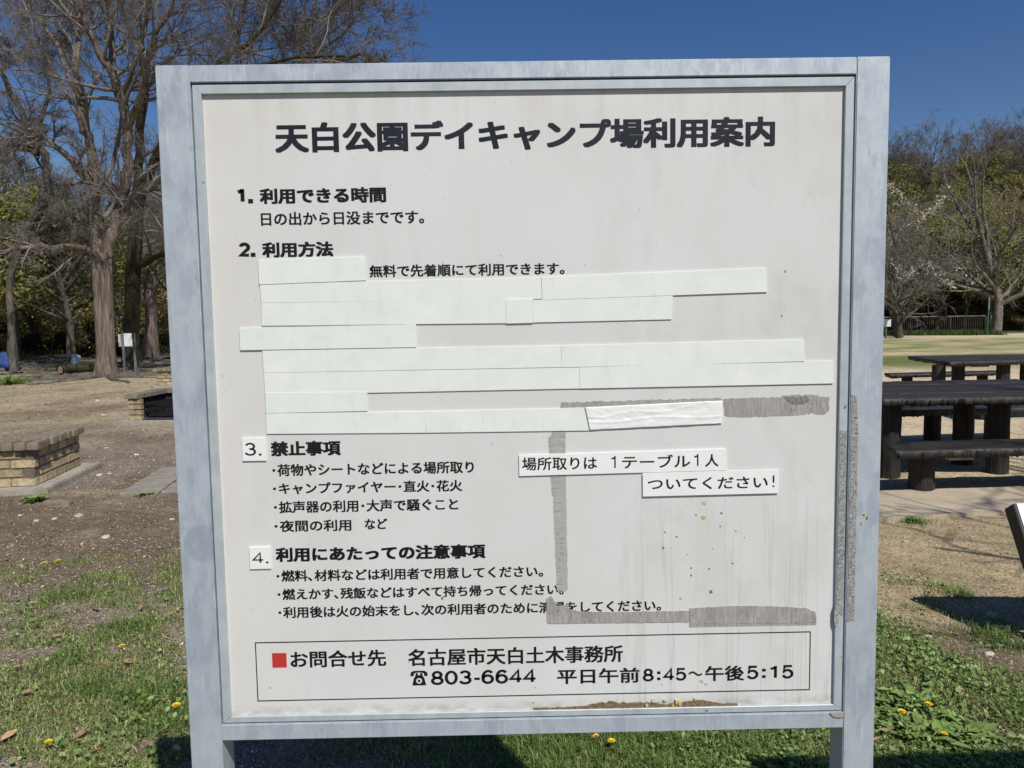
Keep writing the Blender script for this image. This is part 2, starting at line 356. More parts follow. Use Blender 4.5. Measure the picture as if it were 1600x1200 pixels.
M_DEAD = plain('dead_leaf', (0.24, 0.12, 0.065), (0.50, 0.30, 0.19), 30, 0.8, 0.3, 0.003, rand=0.35)
M_BLUE = plain('blue_cloth', (0.015, 0.04, 0.14), (0.03, 0.07, 0.22), 6, 0.8, 0.2, 0.02)
M_PALE = plain('pale_bag', (0.45, 0.47, 0.47), (0.6, 0.62, 0.62), 6, 0.7, 0.2, 0.02)

# ------------------------------------------------------------------ ground
def turf(x, y):
    """how much green grows at x, y (0..1)"""
    n = fbm(x, y, 3, 4, 1.6); n2 = fbm(x, y, 11, 3, 5.5); n3 = fbm(x, y, 14, 3, 0.8)
    near_l = sstep(5.3, 4.1, y + 0.7*(n3-0.5))*sstep(0.9, 0.1, x)
    xe = 1.98 + 0.55*(n-0.5) + 0.25*(n2-0.5) + 0.25*sstep(2.9, 2.5, y)
    near_r = sstep(xe+0.10, xe-0.16, x)*sstep(4.25, 3.75, y+0.9*(n2-0.5))*sstep(-0.1, 0.4, x)
    thin = sstep(3.3, 4.0, y); near_r = near_r*(1-0.95*np.exp(-((x-1.78)**2/.03+(y-2.62)**2/.02)))*(1-0.8*np.exp(-((x-1.28)**2/.006+(y-2.58)**2/.004)))
    g = np.clip(near_l*(0.25+1.5*sstep(0.40, 0.54, 0.5*n+0.5*n2)) + near_r*(1-.4*thin), 0, 1)
    spots = sstep(0.60, 0.70, n2)*sstep(1.9, 2.2, x)*sstep(4.4, 4.0, y)*0.6
    return np.clip(g*sstep(0.30, 0.46, 0.45*n+0.55*n2+0.10*near_r)+spots, 0, 1)

def ground_rgb(x, y):
    n = fbm(x, y, 21, 4, 0.35); n2 = fbm(x, y, 22, 4, 1.3); n3 = fbm(x, y, 25, 3, 0.12)
    brown = np.array([0.205, 0.160, 0.110]); mulch = np.array([0.32, 0.265, 0.20]); sand = np.array([0.47, 0.38, 0.25])
    dry = np.array([0.47, 0.37, 0.225]); lawn = np.array([0.17, 0.185, 0.065]); pale = np.array([0.60, 0.50, 0.35])
    grey = np.array([0.25, 0.21, 0.165])
    def mx(a, b, t): return a*(1-t[:, None]) + b*t[:, None]
    left = np.tile(mulch, (len(x), 1))
    left = mx(left, brown, sstep(3.9, 4.9, y + 0.8*(n2-0.5)))
    left = mx(left, grey, sstep(6.2, 7.4, y+0.8*(n2-0.5)))
    left = mx(left, sand*0.82, sstep(9.5, 13.5, y+4*(n2-0.5)))
    left = mx(left, np.array([0.27, 0.23, 0.12]), 0.7*sstep(0.5, 0.6, n2)*sstep(8, 10, y)*sstep(19, 15, y)*sstep(-5.5, -8.5, x))
    left = mx(left, brown, 0.75*sstep(0.52, 0.64, fbm(x, y, 27, 4, 0.9))*sstep(5, 7, y))
    left = mx(left, brown*1.15, sstep(22, 27, y+3*(n2-0.5)))
    left = mx(left, sand*0.8, sstep(0.60, 0.72, n2)*sstep(5, 5.6, y)*0.7)
    right = np.tile(brown*1.15, (len(x), 1))
    right = mx(right, dry, sstep(3.1, 3.7, y + 0.7*(n2-0.5)))
    right = mx(right, dry*1.05, sstep(2.4, 3.3, x)*sstep(2.5, 3, y))
    right = mx(right, sand*1.25, sstep(5.5, 7, y))
    right = mx(right, lawn*0.9, sstep(19, 23, y+3*(n2-0.5))*sstep(29, 27, y))
    right = mx(right, lawn*1.15, sstep(27, 32, y+8*(n-0.5))*(0.45+0.55*sstep(0.35, 0.6, n2)))
    right = mx(right, pale*0.85, sstep(43, 48, y+3*(n-0.5)))
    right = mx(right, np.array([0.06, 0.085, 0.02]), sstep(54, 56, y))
    t = sstep(-0.6, 1.0, x + 0.12*y*(n3-0.5))
    c = mx(left, right, t)
    g = turf(x, y)
    c = mx(c, np.array([0.12, 0.125, 0.05]), 0.55*g)
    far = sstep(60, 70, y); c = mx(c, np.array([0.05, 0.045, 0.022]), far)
    return c

def height(x, y):
    h = 0.022*(fbm(x, y, 31, 4, 2.2)-0.5) + 0.05*(fbm(x, y, 32, 3, 0.5)-0.5)*sstep(8, 11, y)
    return h
near = np.arange(-6.0, 6.01, 0.05)
side = np.concatenate([np.arange(6.2, 12, 0.35), np.arange(12.5, 40, 1.5), np.array([45, 55, 70, 100, 160, 260, 500.])])
xs = np.concatenate([-side[::-1], near, side])
ys = np.concatenate([np.array([-400, -200, -100, -50, -25, -12, -6, -3, -1.5, 0, 0.7]), np.arange(1.2, 8.01, 0.05), np.arange(8.2, 16, 0.25),
                     np.arange(16.5, 62, 1.0), np.array([66, 72, 80, 100, 140, 200, 320, 600, 1000.])])
X, Y = np.meshgrid(xs, ys); xf, yf = X.ravel(), Y.ravel()
V = np.stack([xf, yf, height(xf, yf)], 1)
nx, ny = len(xs), len(ys)
i = (np.arange(ny-1)[:, None]*nx + np.arange(nx-1)[None]).ravel()
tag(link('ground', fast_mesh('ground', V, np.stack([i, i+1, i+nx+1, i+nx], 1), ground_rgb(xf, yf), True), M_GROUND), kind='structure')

# concrete apron in front of the picnic tables
b = MB(); b.prism([(0.2, 5.15), (14.0, 6.75), (13.9, 7.6), (0.1, 6.0)], 'z', -0.05, 0.03)
tag(link('concrete_path', b.mesh('concrete_path', 0.006), M_APRON), kind='structure')

# ------------------------------------------------------------------ notice board
SX, SY = -0.5587, 1.293
board = empty('notice_board', (SX, SY, 0))
tag(board, 'large off-white park notice board with Japanese rules in a galvanised steel frame', 'notice board')
def part(name, me, m, parent=None, **kw):
    o = link(name, me, m, parent if parent is not None else board); return o
part('post', MB().box(0, 0.055, 0, 0.055, -0.3, 1.921).mesh('post', 0.0015), M_STEEL)
part('post', MB().box(1.145, 1.2, 0, 0.055, -0.3, 1.921).mesh('post', 0.0015), M_STEEL)
part('top_rail', MB().box(0.0551, 1.1449, 0.0004, 0.0546, 1.893, 1.9207).mesh('rail', 0.0014), M_STEEL)
part('bottom_rail', MB().box(0.0551, 1.1449, 0.0004, 0.0546, 0.775, 0.804).mesh('rail', 0.0014), M_STEEL)
part('back_panel', MB().box(0.0552, 1.1448, 0.020, 0.048, 0.8042, 1.8928).mesh('back', 0), M_GAP)
# inner trim: four bars, mitred
TX0, TX1, TZ0, TZ1, TW = 0.0572, 1.1428, 0.8062, 1.8900, 0.0145
for pts in ([(TX0, TZ0), (TX1, TZ0), (TX1-TW, TZ0+TW*0.72), (TX0+TW, TZ0+TW*0.72)], [(TX0, TZ1), (TX0+TW, TZ1-TW), (TX1-TW, TZ1-TW), (TX1, TZ1)],
            [(TX0, TZ0+.0003), (TX0+TW-.0003, TZ0+TW*0.72+.0003), (TX0+TW-.0003, TZ1-TW-.0003), (TX0, TZ1-.0003)],
            [(TX1, TZ0+.0003), (TX1, TZ1-.0003), (TX1-TW+.0003, TZ1-TW-.0003), (TX1-TW+.0003, TZ0+TW*0.72+.0003)]):
    part('trim_bar', MB().prism(pts, 'y', 0.003, 0.0195).mesh('trim', 0.0006, 1), M_TRIM)
# dark sealant groove line inside the trim
FACE = 0.0090
b = MB()
face = part('board_face', MB().box(0.0625, 1.1375, FACE, 0.0190, 0.8090, 1.8840).mesh('face', 0), M_BOARD)

def poly_mesh(pts, y0, y1, jag=0.0, step=0.004, rng=random):
    """outline in board coords (x, z) pushed forward from y1 to y0, edges roughened by jag"""
    out = []
    for k in range(len(pts)):
        a, c = np.array(pts[k]), np.array(pts[(k+1) % len(pts)])
        n = max(1, int(np.linalg.norm(c-a)/step)) if jag else 1
        for i_ in range(n):
            p = a+(c-a)*i_/n
            if jag: p = p+np.array([rng.uniform(-jag, jag), rng.uniform(-jag, jag)])
            out.append(tuple(p))
    return MB().prism(out, 'y', y0, y1)

def glyph_mesh(s, bold):
    cu = bpy.data.curves.new('glyphs', 'FONT'); cu.body = s; cu.resolution_u = 3
    o = bpy.data.objects.new('glyphs', cu); C.objects.link(o)
    me = bpy.data.meshes.new_from_object(o.evaluated_get(bpy.context.evaluated_depsgraph_get()))
    n = len(me.vertices); P = np.zeros(n*3, np.float32); me.vertices.foreach_get('co', P); P = P.reshape(-1, 3)[:, :2]
    polys = [tuple(p.vertices) for p in me.polygons]
    bpy.data.objects.remove(o); bpy.data.curves.remove(cu); bpy.data.meshes.remove(me)
    return P, polys

# round stroke figures for the numerals, dots and dashes, in a box 0.56 wide and 0.72 high
def arc(cx, cy, rx, ry, a0, a1, n=12):
    return [(cx+rx*math.cos(math.radians(a0+(a1-a0)*k/n)), cy+ry*math.sin(math.radians(a0+(a1-a0)*k/n))) for k in range(n+1)]
FIG = {
 '0': (0.56, [arc(.26, .36, .20, .32, 0, 360, 24)]),
 '1': (0.56, [[(.29, .04), (.29, .70)], [(.08, .545), (.22, .585), (.30, .64)]]),
 '2': (0.56, [arc(.25, .49, .19, .19, 165, -35, 14)+[(.07, .04), (.46, .04)]]),
 '3': (0.56, [arc(.25, .52, .17, .16, 160, -75, 14)+[(.22, .375)], [(.22, .375)]+arc(.25, .21, .20, .17, 85, -165, 16)]),
 '4': (0.56, [[(.36, .04), (.36, .68), (.05, .22), (.49, .22)]]),
 '5': (0.56, [[(.44, .68), (.13, .68), (.09, .37)]+arc(.25, .25, .20, .21, 140, -160, 16)]),
 '6': (0.56, [arc(.26, .24, .19, .20, 0, 360, 20), [(.43, .58)]+arc(.28, .36, .21, .32, 70, 190, 12)]),
 '8': (0.56, [arc(.26, .52, .155, .16, 0, 360, 18), arc(.26, .20, .195, .165, 0, 360, 20)]),
 '-': (0.34, [[(.06, .27), (.28, .27)]]),
 ':': (0.40, [[(.19, .10), (.19, .14)], [(.19, .46), (.19, .50)]]),
 '.': (0.24, [[(.10, .045), (.10, .055)]]),
 '~': (0.80, [[(.04, .27)]+[(.04+.68*k/12, .30+.09*math.sin(2*math.pi*k/12)) for k in range(13)]]),
 '!': (0.36, [[(.18, .26), (.18, .70)], [(.18, .045), (.18, .055)]]),
}
def stroke_glyphs(s, wgt):
    V, Fc = [], []; x = 0
    for ch in s:
        adv, strokes = FIG[ch]
        for st in strokes:
            if ch in '.:!' and len(st) == 2 and abs(st[0][1]-st[1][1]) < .06:
                c_ = ((st[0][0]+x), (st[0][1]+st[1][1])/2); n = len(V); h = wgt*0.62
                V += [(c_[0]-h, c_[1]-h), (c_[0]+h, c_[1]-h), (c_[0]+h, c_[1]+h), (c_[0]-h, c_[1]+h)]; Fc.append((n, n+1, n+2, n+3)); continue
            P = [Vector((a+x, c_, 0)) for a, c_ in st]
            closed = (P[0]-P[-1]).length < 1e-3
            n0 = len(V)
            for k, p in enumerate(P):
                a = P[k-1] if k > 0 else (P[-2] if closed else p); c_ = P[k+1] if k < len(P)-1 else (P[1] if closed else p)
                d1 = (p-a).normalized() if (p-a).length > 1e-6 else (c_-p).normalized(); d2 = (c_-p).normalized() if (c_-p).length > 1e-6 else d1
                t = (d1+d2); t = t.normalized() if t.length > 1e-6 else d1
                nn = Vector((-t.y, t.x, 0)); sc_ = min(1.8, 1/max(0.35, nn.dot(Vector((-d1.y, d1.x, 0)))))
                for sgn in (1, -1): q_ = p+nn*(sgn*wgt/2*sc_); V.append((q_.x, q_.y))
            for k in range(len(P)-1): Fc.append((n0+2*k, n0+2*k+1, n0+2*k+3, n0+2*k+2))
        x += adv
    return np.array(V), Fc

def put_text(name, P, polys, x0, x1, z0, z1, m, parent, y, bold=0.0):
    """fits the glyph outlines P to the box on the board; bold thickens by stacking shifted copies"""
    P = np.asarray(P, float); lo, hi = P.min(0), P.max(0)
    q_ = (P-lo)/(hi-lo)*np.array([x1-x0-2*bold, z1-z0-2*bold])+np.array([x0+bold, z0+bold])
    offs = [(0, 0)]
    if bold: offs = [(bold*a, bold*0.6*c_) for a, c_ in ((-1, -1), (0, -1), (1, -1), (-1, 0), (1, 0), (-1, 1), (0, 1), (1, 1), (0, 0))]
    V, Fc = [], []
    for k, (dx, dz) in enumerate(offs):
        n = len(V); V += [(float(a+dx), y-1.2e-5*k, float(c_+dz)) for a, c_ in q_]; Fc += [tuple(i_+n for i_ in f) for f in polys]
    me = bpy.data.meshes.new(name); me.from_pydata(V, [], Fc)
    return link(name, me, m, parent)
def cjk(name, s, x0, x1, z0, z1, bold=0.0, m=None, parent=None, y=None):
    P, polys = glyph_mesh(s, bold)
    return put_text(name, P, polys, x0, x1, z0, z1, m or M_INK, parent or board, y if y is not None else FACE-0.0003, bold)
def fig(name, s, x0, x1, z0, z1, wgt=0.09, m=None, parent=None, y=None):
    P, polys = stroke_glyphs(s, wgt)
    return put_text(name, P, polys, x0, x1, z0, z1, m or M_INK, parent or board, y if y is not None else FACE-0.0003)

cjk('title_lettering', '天白公園デイキャンプ場利用案内', 0.187, 1.0147, 1.7795, 1.8308, 0.0023, M_INK2)
fig('heading_lettering', '1.', 0.1214, 0.1469, 1.6996, 1.7238, 0.19)
cjk('heading_lettering', '利用できる時間', 0.1581, 0.3675, 1.6976, 1.7243, 0.0014)
cjk('rule_lettering', '日の出から日没までです。', 0.1585, 0.4297, 1.6622, 1.6850, 0.00065)
fig('heading_lettering', '2.', 0.1176, 0.1471, 1.6118, 1.6358, 0.19)
cjk('heading_lettering', '利用方法', 0.1584, 0.2768, 1.6097, 1.6362, 0.0014)
cjk('rule_lettering', '無料で先着順にて利用できます。', 0.3359, 0.6629, 1.5745, 1.5955, 0.00065)
cjk('heading_lettering', '禁止事項', 0.1586, 0.2778, 1.2741, 1.3008, 0.0014)
cjk('rule_lettering', '･荷物やシートなどによる場所取り', 0.1600, 0.5041, 1.2396, 1.2612, 0.00065)
cjk('rule_lettering', '･キャンプファイヤー･直火･花火', 0.1598, 0.4836, 1.2081, 1.2289, 0.00065)
cjk('rule_lettering', '･拡声器の利用･大声で騒ぐこと', 0.1601, 0.4761, 1.1755, 1.1970, 0.00065)
cjk('rule_lettering', '･夜間の利用', 0.1595, 0.2915, 1.1426, 1.1636, 0.00065)
cjk('rule_lettering', 'など', 0.3145, 0.3534, 1.1445, 1.1636, 0.00065)
cjk('heading_lettering', '利用にあたっての注意事項', 0.1594, 0.5212, 1.0896, 1.1164, 0.0014)
cjk('rule_lettering', '･燃料､材料などは利用者で用意してください。', 0.1594, 0.6206, 1.0548, 1.0758, 0.00065)
cjk('rule_lettering', '･燃えかす､残飯などはすべて持ち帰ってください。', 0.1600, 0.6558, 1.0224, 1.0430, 0.00065)
cjk('rule_lettering', '･利用後は火の始末をし､次の利用者のために清掃をしてください。', 0.1601, 0.8256, 0.9900, 1.0108, 0.00065)
b = MB()
for x0, x1, z0, z1 in ((0.1171, 1.0885, 0.9464, 0.9481), (0.1171, 1.0885, 0.8413, 0.8430), (0.1171, 0.1188, 0.8430, 0.9464), (1.0868, 1.0885, 0.8430, 0.9464)):
    b.box(x0, x1, FACE-0.0004, FACE-0.0001, z0, z1)
part('contact_box_outline', b.mesh('outline'), M_INK)
part('red_square', MB().box(0.1459, 0.1708, FACE-0.0004, FACE-0.0001, 0.9020, 0.9280).mesh('red_square'), M_RED)
cjk('contact_lettering', 'お問合せ先', 0.1775, 0.3443, 0.9003, 0.9312, 0.0009)
cjk('contact_lettering', '名古屋市天白土木事務所', 0.3824, 0.7584, 0.8992, 0.9308, 0.0009)
fig('contact_lettering', '803-6644', 0.4212, 0.6047, 0.8643, 0.8917, 0.128)
cjk('contact_lettering', '平日午前', 0.6424, 0.7875, 0.8610, 0.8893, 0.0009)
fig('contact_lettering', '8:45', 0.7930, 0.8700, 0.8630, 0.8880, 0.128)
fig('contact_lettering', '~', 0.8735, 0.8985, 0.8710, 0.8800, 0.10)
cjk('contact_lettering', '午後', 0.9030, 0.9720, 0.8610, 0.8893, 0.0009)
fig('contact_lettering', '5:15', 0.9765, 1.0590, 0.8630, 0.8880, 0.128)
# telephone symbol: body with a white dial, receiver on top
b = MB(); yf0, yf1 = FACE-0.0004, FACE-0.0001
b.prism([(0.3885, .8646), (0.4130, .8646), (0.4100, .8770), (0.4070, .8820), (0.4062, .8870), (0.4030, .8870), (0.4030, .8830), (0.3985, .8830), (0.3985, .8870), (0.3953, .8870), (0.3945, .8820), (0.3915, .8770)], 'y', yf0, yf1)
b.prism([(0.3856, .8815), (0.3915, .8815), (0.3920, .8862), (0.3960, .8880), (0.4055, .8880), (0.4095, .8862), (0.4100, .8815), (0.4159, .8815), (0.4150, .8880), (0.4100, .8908), (0.3915, .8908), (0.3865, .8880)], 'y', yf0, yf1)
tel = part('telephone_symbol', b.mesh('telephone'), M_INK)
dial = [(0.40075+0.0052*math.cos(a), 0.8728+0.0050*math.sin(a)) for a in np.linspace(0, 2*math.pi, 15)[:-1]]
part('dial', MB().prism(dial, 'y', FACE-0.0006, FACE-0.00065).mesh('dial'), M_BOARD, tel)
dial = [(0.40075+0.0024*math.cos(a), 0.8728+0.0024*math.sin(a)) for a in np.linspace(0, 2*math.pi, 11)[:-1]]
part('dial_centre', MB().prism(dial, 'y', FACE-0.0008, FACE-0.00065).mesh('dial'), M_INK, tel)

# white strips stuck over the old text
strips = [
 ([(0.1515, 1.6055), (0.3293, 1.6095), (0.3304, 1.5697), (0.1514, 1.5657)], 2),
 ([(0.1522, 1.5668), (0.6232, 1.5709), (0.6244, 1.5331), (0.1538, 1.5354)], 0),
 ([(0.6238, 1.571), (1.0024, 1.5805), (1.0038, 1.5403), (0.6248, 1.5325)], 1),
 ([(0.1538, 1.5350), (0.5638, 1.5338), (0.5638, 1.4947), (0.1529, 1.4969)], 0),
 ([(0.5638, 1.5350), (0.6084, 1.5349), (0.6087, 1.4945), (0.5636, 1.4940)], 2),
 ([(0.6086, 1.5345), (0.8448, 1.5377), (0.8428, 1.4968), (0.609, 1.4951)], 0),
 ([(0.1152, 1.4934), (0.4115, 1.4954), (0.4111, 1.4567), (0.1152, 1.4564)], 2),
 ([(0.1517, 1.455), (0.6557, 1.4558), (0.6563, 1.4189), (0.1528, 1.4176)], 0),
 ([(0.6561, 1.4555), (1.0678, 1.4594), (1.0691, 1.421), (0.6563, 1.4186)], 1),
 ([(0.1528, 1.4172), (0.6858, 1.4179), (0.6865, 1.3822), (0.1534, 1.3801)], 0),
 ([(0.6862, 1.4181), (1.1187, 1.423), (1.1188, 1.3837), (0.6865, 1.3821)], 1),
 ([(0.1541, 1.3845), (0.3261, 1.3827), (0.3256, 1.3499), (0.1533, 1.3489)], 1),
 ([(0.1533, 1.3486), (0.4189, 1.3476), (0.4249, 1.3109), (0.1535, 1.3136)], 0),
 ([(0.4189, 1.3476), (0.6938, 1.3494), (0.7017, 1.3099), (0.4252, 1.3109)], 0),
]
for k, (pts, hgt) in enumerate(strips):
    part('cover_strip', MB().prism(pts, 'y', FACE-0.0019-0.0004*hgt, FACE-0.0002*(1+hgt*0.3)).mesh('strip', 0.0002, 1), M_VINYL)
# wrinkled strip: a fine sheet with creases
nxw, nzw = 90, 24
A_, B_, C_, D_ = [np.array(p) for p in ((0.6950, 1.3496), (0.9295, 1.3572), (0.9286, 1.3180), (0.7030, 1.3104))]
uu, vv = np.meshgrid(np.linspace(0, 1, nxw), np.linspace(0, 1, nzw)); u_, v_ = uu.ravel(), vv.ravel()
P = (A_*((1-u_)*(1-v_))[:, None]+B_*(u_*(1-v_))[:, None]+C_*(u_*v_)[:, None]+D_*((1-u_)*v_)[:, None])
cre = 0.0006*np.exp(-((v_-0.63-0.06*np.sin(u_*9))/0.05)**2) + 0.0005*np.exp(-((v_-0.42+0.25*u_-0.07*np.sin(u_*14))/0.05)**2)*(u_ < .8) + 0.0016*(fbm(u_*9, v_*3, 41, 3, 1.2)-0.5)
yv = FACE-0.0022-cre
V = np.stack([P[:, 0], yv, P[:, 1]], 1); V2 = V.copy(); V2[:, 1] = FACE-0.0003
i = (np.arange(nzw-1)[:, None]*nxw+np.arange(nxw-1)[None]).ravel(); Fq = np.stack([i, i+nxw, i+nxw+1, i+1], 1)
ring = list(range(nxw))+[nxw*(r+1)+nxw-1 for r in range(nzw-1)]+[nxw*(nzw-1)+c for c in range(nxw-2, -1, -1)]+[nxw*r for r in range(nzw-2, 0, -1)]
nv = len(V); sideq = np.array([(ring[k], ring[(k+1) % len(ring)], ring[(k+1) % len(ring)]+nv, ring[k]+nv) for k in range(len(ring))])
o = part('cover_strip', fast_mesh('wrinkled', np.concatenate([V, V2]), [Fq, sideq], None, False), M_VINYL2); o['label'] = 'wrinkled white strip with creases at the end of the bottom row'
def sticker(pts, lab=None):
    o = part('sticker', MB().prism(pts, 'y', FACE-0.0026, FACE-0.0002).mesh('sticker', 0.0002, 1), M_VINYL2)
    if lab: o['label'] = lab
    return o
YS = FACE-0.0029
s = sticker([(0.1115, 1.3072), (0.1518, 1.3076), (0.1512, 1.2677), (0.1108, 1.2679)], 'small white sticker with the number 3')
fig('sticker_lettering', '3.', 0.1151, 0.1435, 1.2770, 1.2992, 0.09, parent=s, y=YS)
s = sticker([(0.1151, 1.1177), (0.1514, 1.1182), (0.1514, 1.0793), (0.1151, 1.0791)], 'small white sticker with the number 4')
fig('sticker_lettering', '4.', 0.1188, 0.1475, 1.0894, 1.1098, 0.09, parent=s, y=YS)
s = sticker([(0.5812, 1.2696), (0.9367, 1.2745), (0.9380, 1.2372), (0.5816, 1.2334)], 'long white sticker about one person per table')
o = cjk('sticker_lettering', '場所取りは', 0.5865, 0.7150, 1.2428, 1.2655, 0.00042, parent=s, y=YS)
fig('sticker_lettering', '1', 0.7395, 0.7470, 1.2450, 1.2655, 0.085, parent=s, y=YS)
cjk('sticker_lettering', 'テーブル', 0.7580, 0.8750, 1.2435, 1.2665, 0.00042, parent=s, y=YS)
fig('sticker_lettering', '1', 0.8815, 0.8890, 1.2460, 1.2660, 0.085, parent=s, y=YS)
cjk('sticker_lettering', '人', 0.9005, 0.9236, 1.2440, 1.2660, 0.00042, parent=s, y=YS)
s = part('sticker', MB().prism([(0.7930, 1.2352), (1.0275, 1.2376), (1.0273, 1.1957), (0.7933, 1.1941)], 'y', FACE-0.0034, FACE-0.0028).mesh('sticker', 0.0002, 1), M_VINYL2)
part('sticker_backing', MB().prism([(0.7945, 1.2325), (1.0262, 1.2325), (1.0262, 1.1970), (0.7945, 1.1950)], 'y', FACE-0.0027, FACE-0.0002).mesh('backing'), M_VINYL2, s)
s['label'] = 'lower white sticker ending in an exclamation mark'
cjk('sticker_lettering', 'ついてください', 0.8017, 1.0085, 1.2050, 1.2262, 0.00042, parent=s, y=FACE-0.0037)
fig('sticker_lettering', '!', 1.0165, 1.0200, 1.2070, 1.2270, 0.07, parent=s, y=FACE-0.0037)

# grey residue of torn tape
def residue(pts, jag=0.0012, m=None, th=0.0004, lab=None, name='tape_residue', par=None):
    o = part(name, poly_mesh(pts, FACE-th, FACE-0.0001 if par is None else par, jag).mesh('residue'), m or M_RES)
    if lab: o['label'] = lab
    return o
residue([(0.6520, 1.3480), (0.6546, 1.3590), (0.70, 1.3592), (0.9294, 1.3618), (0.9296, 1.3560), (0.70, 1.3498)])
residue([(0.9313, 1.3610), (1.0300, 1.3612), (1.0320, 1.3645), (1.0960, 1.3650), (1.0965, 1.3612), (1.1130, 1.3607), (1.1137, 1.3380), (1.1085, 1.3315), (1.0900, 1.3310), (1.0835, 1.3340), (1.0800, 1.3315), (1.0750, 1.3350), (1.0720, 1.3302), (0.9400, 1.3283), (0.9349, 1.3310), (0.9340, 1.3380)])
part('residue_flake', poly_mesh([(1.035, 1.3630), (1.055, 1.3610), (1.075, 1.3630), (1.080, 1.3560), (1.070, 1.3505), (1.052, 1.3495), (1.044, 1.3540)], FACE-0.0011, FACE-0.0005, 0.0010).mesh('flake'), M_SPOT)
residue([(0.6381, 1.3100), (0.6500, 1.3108), (0.6617, 1.3085), (0.6620, 1.15), (0.6630, 1.0300), (0.6540, 1.0275), (0.6437, 1.0298), (0.6400, 1.16)], 0.0009, M_RES_V, 0.0004)
residue([(0.6320, 1.2990), (0.6382, 1.3040), (0.6391, 1.2961), (0.6420, 1.1971), (0.6372, 1.1972)], 0.0008, M_RES_V, 0.0003)
residue([(0.6255, 1.0150), (0.6330, 1.0215), (0.6395, 1.0120), (0.6420, 1.0020), (0.6640, 1.0060), (0.6655, 0.9935), (0.72, 0.9905), (0.8750, 0.9895), (0.8750, 0.9692), (0.6300, 0.9712), (0.6254, 0.9735)], 0.0005, None, 0.0008)
residue([(0.8747, 0.9942), (0.93, 0.9962), (0.98, 0.9965), (1.04, 0.9935), (1.0802, 0.9905), (1.0950, 0.9830), (1.0985, 0.9640), (0.8747, 0.9655)], 0.0007, None, 0.0008)
residue([(0.8748, 0.9652), (1.0960, 0.9636), (1.0975, 0.9595), (0.8748, 0.9598)], 0.0003)
for x0, x1, z0, z1 in ((0.66, 0.6635, 1.12, 1.26), (0.643, 0.652, 1.24, 1.249)):
    pass
# gritty residue on the trim and the right post
o = part('tape_residue', poly_mesh([(1.1300, 1.303), (1.1416, 1.303), (1.1416, 0.978), (1.1300, 0.985)], 0.0022, 0.0029, 0.0004).mesh('grit'), M_GRIT)
o = part('tape_residue', poly_mesh([(1.1480, 1.365), (1.1560, 1.362), (1.1595, 1.30), (1.1600, 0.97), (1.1480, 0.968)], -0.0008, -0.0001, 0.0005).mesh('grit'), M_GRIT)
o = part('torn_flap', poly_mesh([(1.1260, 0.989), (1.1300, 1.004), (1.1330, 0.998), (1.1335, 0.965), (1.1290, 0.958), (1.1255, 0.972)], 0.0015, 0.0026, 0.0007).mesh('flap'), M_GRIT)
# dirt crust, lichen and spots
rr = random.Random(3)
pts = [(0.60, 0.8165)]
for k in range(60):
    x = 0.60+0.36*k/59; env = 0.0035+0.009*math.exp(-((x-0.735)/0.035)**2)+0.0085*math.exp(-((x-0.885)/0.03)**2)+0.005*math.exp(-((x-0.80)/0.03)**2)
    pts.append((x, 0.8165+env*rr.uniform(0.7, 1.15)))
pts.append((0.96, 0.8165))
part('dirt_crust', MB().prism(pts[::-1], 'y', FACE-0.0028, FACE-0.0001).mesh('crust'), M_CRUST)
def blob(name, x, z, r, m, th=0.0008, y=FACE, asp=1.0):
    n = 9; ph = rr.uniform(0, 6)
    pts = [(x+r*0.82*asp*rr.uniform(.4, 1.45)*math.cos(ph+2*math.pi*k/n), z+r*0.82*rr.uniform(.4, 1.45)*math.sin(ph+2*math.pi*k/n)) for k in range(n)]
    return part(name, MB().prism(pts, 'y', y-th, y-0.0001).mesh('spot'), m)
for x, z, r in ((0.852, 0.8255, 0.0048), (0.859, 0.8205, 0.0045), (0.846, 0.8200, 0.0030)): blob('lichen_patch', x, z, r, M_LICHEN, 0.0034)
for x, z, r in ((0.812, 0.8285, 0.005), (0.80, 0.8210, 0.004), (0.832, 0.8290, 0.003), (0.885, 0.8305, 0.003)): blob('pale_patch', x, z, r, M_BIRD, 0.0036)
for x, z, r, m in ((0.9015, 1.1815, 0.0048, M_BIRD), (0.8985, 1.155, 0.0042, M_LICHEN), (0.832, 1.131, 0.003, M_LICHEN), (0.829, 1.103, 0.0028, M_SPOT),
                   (0.913, 1.023, 0.0038, M_SPOT), (0.860, 1.012, 0.003, M_BIRD), (0.93, 1.162, 0.0022, M_SPOT), (0.928, 1.139, 0.0018, M_SPOT), (0.853, 1.122, 0.0018, M_SPOT),
                   (0.878, 1.066, 0.0018, M_SPOT), (0.878, 1.053, 0.0018, M_SPOT), (0.909, 1.064, 0.002, M_SPOT), (0.886, 1.16, 0.0016, M_SPOT), (0.955, 1.13, 0.0014, M_SPOT), (0.98, 1.22, 0.002, M_SPOT),
                   (0.898, 0.862, 0.0045, M_BIRD), (0.905, 0.856, 0.003, M_BIRD), (0.445, 1.021, 0.0026, M_SPOT), (1.03, 1.50, 0.0016, M_SPOT), (1.035, 1.575, 0.0018, M_SPOT), (0.60, 0.8290, 0.0016, M_SPOT),
                   (0.14, 0.866, 0.002, M_SPOT), (0.95, 1.073, 0.002, M_SPOT), (0.97, 1.118, 0.0013, M_SPOT), (0.915, 1.10, 0.0012, M_SPOT), (0.872, 1.09, 0.0012, M_SPOT)):
    blob('bird_dropping' if m is M_BIRD else 'dirt_spot', x, z, r, m)
blob('bird_dropping', 1.1735, 1.158, 0.0032, M_LICHEN, 0.0015, 0.0, 0.8); blob('dirt_spot', 1.1790, 1.152, 0.0038, M_SPOT, 0.0012, 0.0, 0.6); blob('bird_dropping', 1.1690, 1.142, 0.0022, M_LICHEN, 0.0015, 0.0)
